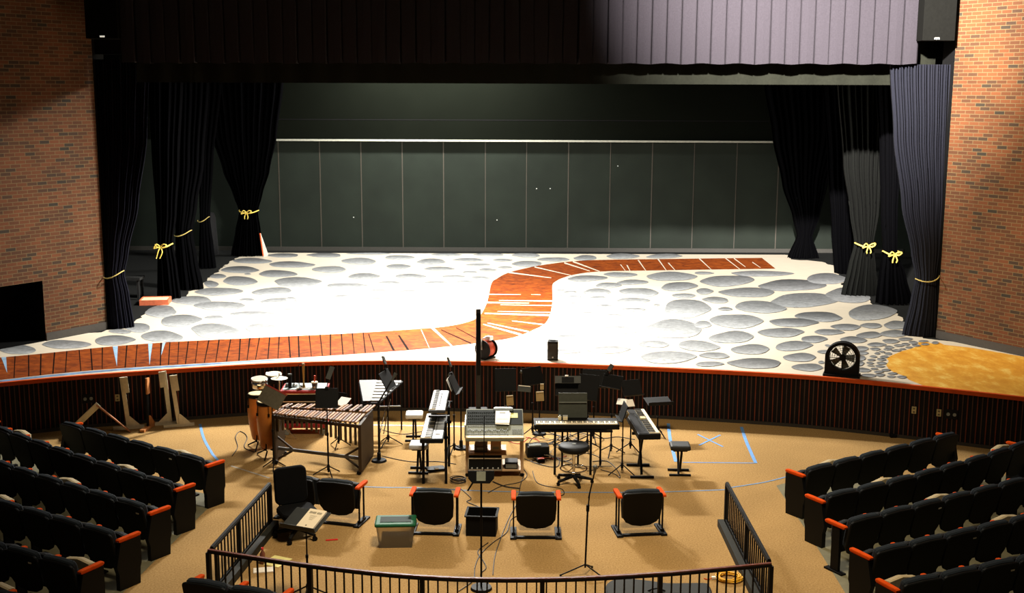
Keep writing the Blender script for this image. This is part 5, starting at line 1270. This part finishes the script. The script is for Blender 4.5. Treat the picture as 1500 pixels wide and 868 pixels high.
t = thing('floor_monitor', 'small black equipment box on the floor right of the mixer cart', 'equipment', (.42, 18.55, 0), R(8)); b = MB(); b.box((0, 0, .09), (.36, .26, .18)); b.build('body', BLACK, t, bev=.015); b = MB(); b.box((-.05, -.05, .19), (.2, .1, .02)); b.build('top_cover', GREY, t)
p = U(792, 676); t = thing('power_block', 'orange and black power block on the floor right of the mixer cart', 'power strip', (p.x, p.y, 0), .3); b = MB(); b.box((0, 0, .025), (.12, .08, .05)); b.build('body', BLACK, t, bev=.008); b = MB(); b.box((0, 0, .056), (.1, .06, .012)); b.build('orange_top', CORDO, t)
p = U(640, 688); t = thing('sustain_pedal', 'flat black floor pedal between the keyboard stand and the mixer cart', 'pedal', (p.x-.02, p.y, 0), .3); b = MB(); b.prism(rbox(.14, .09, .03), 0, .04); b.build('pedal_body', BLACK, t); b = MB(); b.box((0, -.05, .046), (.06, .08, .012)); b.build('foot_plate', CHROME, t)

# ------------------------------------------------------------------ blue floor tape and cables
def tape(pxs, label, w=.045, m_=TAPE):
    b = MB()
    for i, pp in enumerate(pxs):
        P = [U(x, y) for x, y in pp]; P = catmull(P, 6) if len(P) > 2 else P; Lf = offs(P, w/2); Rt = offs(P, -w/2); n = len(P); z = .0035+.0006*i
        b.add([(p.x, p.y, z) for p in Lf]+[(p.x, p.y, z) for p in Rt], [(i_, n+i_, n+i_+1, i_+1) for i_ in range(n-1)])
    tag(b.build('tape_mark', m_, fix=False), label, 'tape', 'blue tape marks on the carpet')
tape([[(293, 621), (299, 643), (312, 666)], [(312, 666), (322, 677)]], 'short blue tape line by the end of the front left seat row')
tape([[(480, 711), (560, 713.5), (605, 714), (670, 717)]], 'blue tape line crossing the carpet left of the loose theatre seats', .032, mat('worn_tape', (100, 130, 164), .8))
tape([[(662, 717), (750, 720), (905, 721), (980, 720), (1062, 717)], [(1070, 714), (1120, 706), (1156, 697)]], 'long blue tape line curving behind the loose theatre seats to the right seats', .032, mat('worn_tape', (100, 130, 164), .8))
tape([[(979, 620), (982, 645), (990, 676)]], 'blue tape line behind the black bench, left side of the marked box', .055)
tape([[(1086, 625), (1093, 646), (1107, 678)]], 'blue tape line forming the right side of the marked box', .055)
tape([[(1000, 677), (1107, 678)]], 'blue tape line forming the near side of the marked box', .03)
tape([[(1022, 636), (1059, 654)], [(1055, 637), (1024, 652)]], 'blue tape cross on the carpet inside the marked box', .035)
tape([[(1243, 674), (1262, 668), (1280, 662)]], 'short blue tape line at the front of the right seat bank', .03)
tape([[(528, 622.5), (600, 623), (690, 625), (745, 626)]], 'pale blue tape line close to the stage front behind the benches', .05, mat('pale_tape', (170, 186, 206), .7))
tape([[(338, 682), (395, 700)]], 'faint grey tape line left of the office chair', .03, mat('grey_tape', (150, 146, 138), .7))

def cable(pp, label, m_=CORD, r=.0065, name='cable', grp='cables on the pit floor', lift=0):
    P = []
    for q in pp:
        v = U(q[0], q[1], q[2] if len(q) > 2 else 0); v.z += r+lift; P.append(v)
    b = MB(); b.path(catmull(P, 7), r, 6); tag(b.build(name, m_), label, 'cable', grp)
cable([(715, 722), (735, 712), (762, 706), (772, 695), (760, 684), (740, 690)], 'black cable looping in front of the mixer cart')
cable([(780, 690), (786, 706), (800, 712), (822, 716), (826, 724), (815, 728)], 'black cable curling left of the drafting stool')
cable([(768, 694), (762, 712), (758, 735), (745, 760), (733, 790), (725, 815), (722, 842)], 'long black cable running down the carpet left of the middle theatre seat')
cable([(757, 756), (748, 762), (742, 780), (722, 795), (704, 812), (696, 830), (693, 850), (672, 866)], 'black cable snaking down past the black crate to the front railing')
cable([(715, 795), (700, 808), (708, 822), (712, 832), (704, 842), (716, 855)], 'black cable coiled at the base of the round stand')
cable([(675, 716), (690, 730), (684, 735), (700, 742), (706, 748)], 'black cable ending behind the black crate')
cable([(722, 706), (740, 713), (762, 716)], 'thick black cable with plug right of the boxy monitor head', r=.011)
cable([(340, 668), (348, 655), (345, 640), (352, 632), (362, 640), (358, 655), (372, 662)], 'black cable curling on the carpet left of the congas')
cable([(560, 668), (600, 676), (640, 676), (668, 680)], 'black cable running from the round based microphone stand to the keyboards')
cable([(770, 640), (790, 646), (780, 655), (800, 660), (790, 668), (812, 672), (830, 668)], 'orange cable tangled right of the mixer cart', CORDO)
cable([(772, 650), (800, 652), (820, 640), (800, 636), (780, 642), (770, 660)], 'black cable tangled behind the stage piano legs')
cable([(775, 665), (800, 664), (825, 676), (845, 668), (860, 664), (880, 672), (875, 686), (860, 690)], 'black cable winding around the drafting stool')
cable([(768, 672), (790, 680), (815, 684), (818, 672), (800, 668), (778, 676)], 'black cable looped beside the power block')
cable([(880, 688), (900, 694), (908, 700), (905, 690), (890, 676), (868, 676)], 'black cable right of the drafting stool by the music stand')
cable([(800, 632), (830, 640), (850, 634), (880, 642), (905, 640), (930, 644)], 'black cable behind the stage piano running to the right keyboard')
cable([(745, 626), (735, 640), (760, 650), (775, 640)], 'red cable emerging behind the mixing desk', mat('red_cord', (206, 60, 50), .6))
cable([(1308, 641), (1320, 641), (1345, 643), (1362, 644)], 'thin black cable along the foot of the right stage front')
cable([(560, 630), (590, 636), (620, 632), (650, 634)], 'dark cable behind the white topped bench')
rk = random.Random(21)
for i in range(9):
    x_, y_ = rk.uniform(772, 830), rk.uniform(640, 676); pp = []
    for k in range(7):
        pp.append((x_, y_)); x_ = min(900, max(768, x_+rk.uniform(-26, 34))); y_ = min(684, max(634, y_+rk.uniform(-9, 10)))
    cable(pp, 'one of the tangled cables on the floor between the mixer cart and the drafting stool', [CORD, mat('pale_cord', (150, 134, 110), .6), mat('grey_cord', (90, 84, 76), .6)][i % 3],   .006, lift=.0125*(i % 4), grp='tangled cables behind the drafting stool')
b = MB(); pts = []
for k in range(120):
    a = 2*PI*k/20; r_ = .11+.012*math.sin(k*.41); pts.append((r_*math.cos(a), r_*.9*math.sin(a), .01+.012*(k/20)))
b.path(pts, .006, 6); o = b.build('coiled_cable', CORD); p = U(671, 706); o.location = (p.x, p.y, 0); tag(o, 'coil of dark cable standing in front of the keyboard stand', 'cable')
# coils of spare cable hanging in the tangle
for (px, py, rr, lab, m_) in [(785, 658, .16, 'tangled loop of pale cable on the floor behind the drafting stool', mat('pale_cord', (150, 134, 110), .6)), (700, 690, .12, 'small loop of black cable under the mixer cart front', CORD)]:
    b = MB(); pts = []
    for k in range(90):
        a = 2*PI*k/15; r_ = rr*(.8+.25*math.sin(k*.77)); pts.append((r_*math.cos(a), r_*.6*math.sin(a), .01+.003*(k/15)))
    b.path(pts, .006, 6); o = b.build('coiled_cable', m_); p = U(px, py); o.location = (p.x, p.y, 0); tag(o, lab, 'cable')

# ------------------------------------------------------------------ light
def area(name, loc, target, sx, sy, power, color, spread=None):
    l = bpy.data.lights.new(name, 'AREA'); l.shape = 'RECTANGLE'; l.size = sx; l.size_y = sy; l.energy = power; l.color = color
    if spread: l.spread = spread
    o = bpy.data.objects.new(name, l); COL.objects.link(o); o.location = loc
    o.rotation_euler = (Vector(target)-Vector(loc)).to_track_quat('-Z', 'Y').to_euler(); return o
def spot(name, loc, target, ang, blend, power, color, size=.15):
    l = bpy.data.lights.new(name, 'SPOT'); l.spot_size = R(ang); l.spot_blend = blend; l.energy = power; l.color = color; l.shadow_soft_size = size
    o = bpy.data.objects.new(name, l); COL.objects.link(o); o.location = loc
    o.rotation_euler = (Vector(target)-Vector(loc)).to_track_quat('-Z', 'Y').to_euler(); return o
area('stage_electric_light', (-1.7, 25.3, 6.55), (-1.7, 24.9, 0), 1.2, .3, 2900, (1, .97, .9))
area('stage_electric_light', (-.4, 25.6, 6.5), (-.4, 25.7, 0), 8.5, .3, 1600, (1, .96, .88))
area('back_electric_light', (-2.2, 34.4, 7.2), (-2.2, 36.2, 4.2), 5, .3, 1300, (1, .98, .92))
spot('house_light', (.8, 11.5, 11.5), (.9, 14.9, 0), 76, 1.0, 6300, (1, .84, .6), 1.2)
spot('right_wall_light', (3.0, 12.5, 10.5), (9.9, 21.8, 4.0), 38, 1.0, 9000, (1, .78, .48), .5)
spot('valance_spot', (2.6, 12.0, 10.3), (6.1, 23.4, 8.3), 46, 1.0, 132000, (1, .93, .88), .2)
W = bpy.data.worlds.new('world'); scene.world = W; W.use_nodes = True
W.node_tree.nodes['Background'].inputs[0].default_value = (1, .72, .45, 1); W.node_tree.nodes['Background'].inputs[1].default_value = .025
scene.view_settings.view_transform = 'Standard'
scene.view_settings.look = 'None'
scene.view_settings.exposure = 0
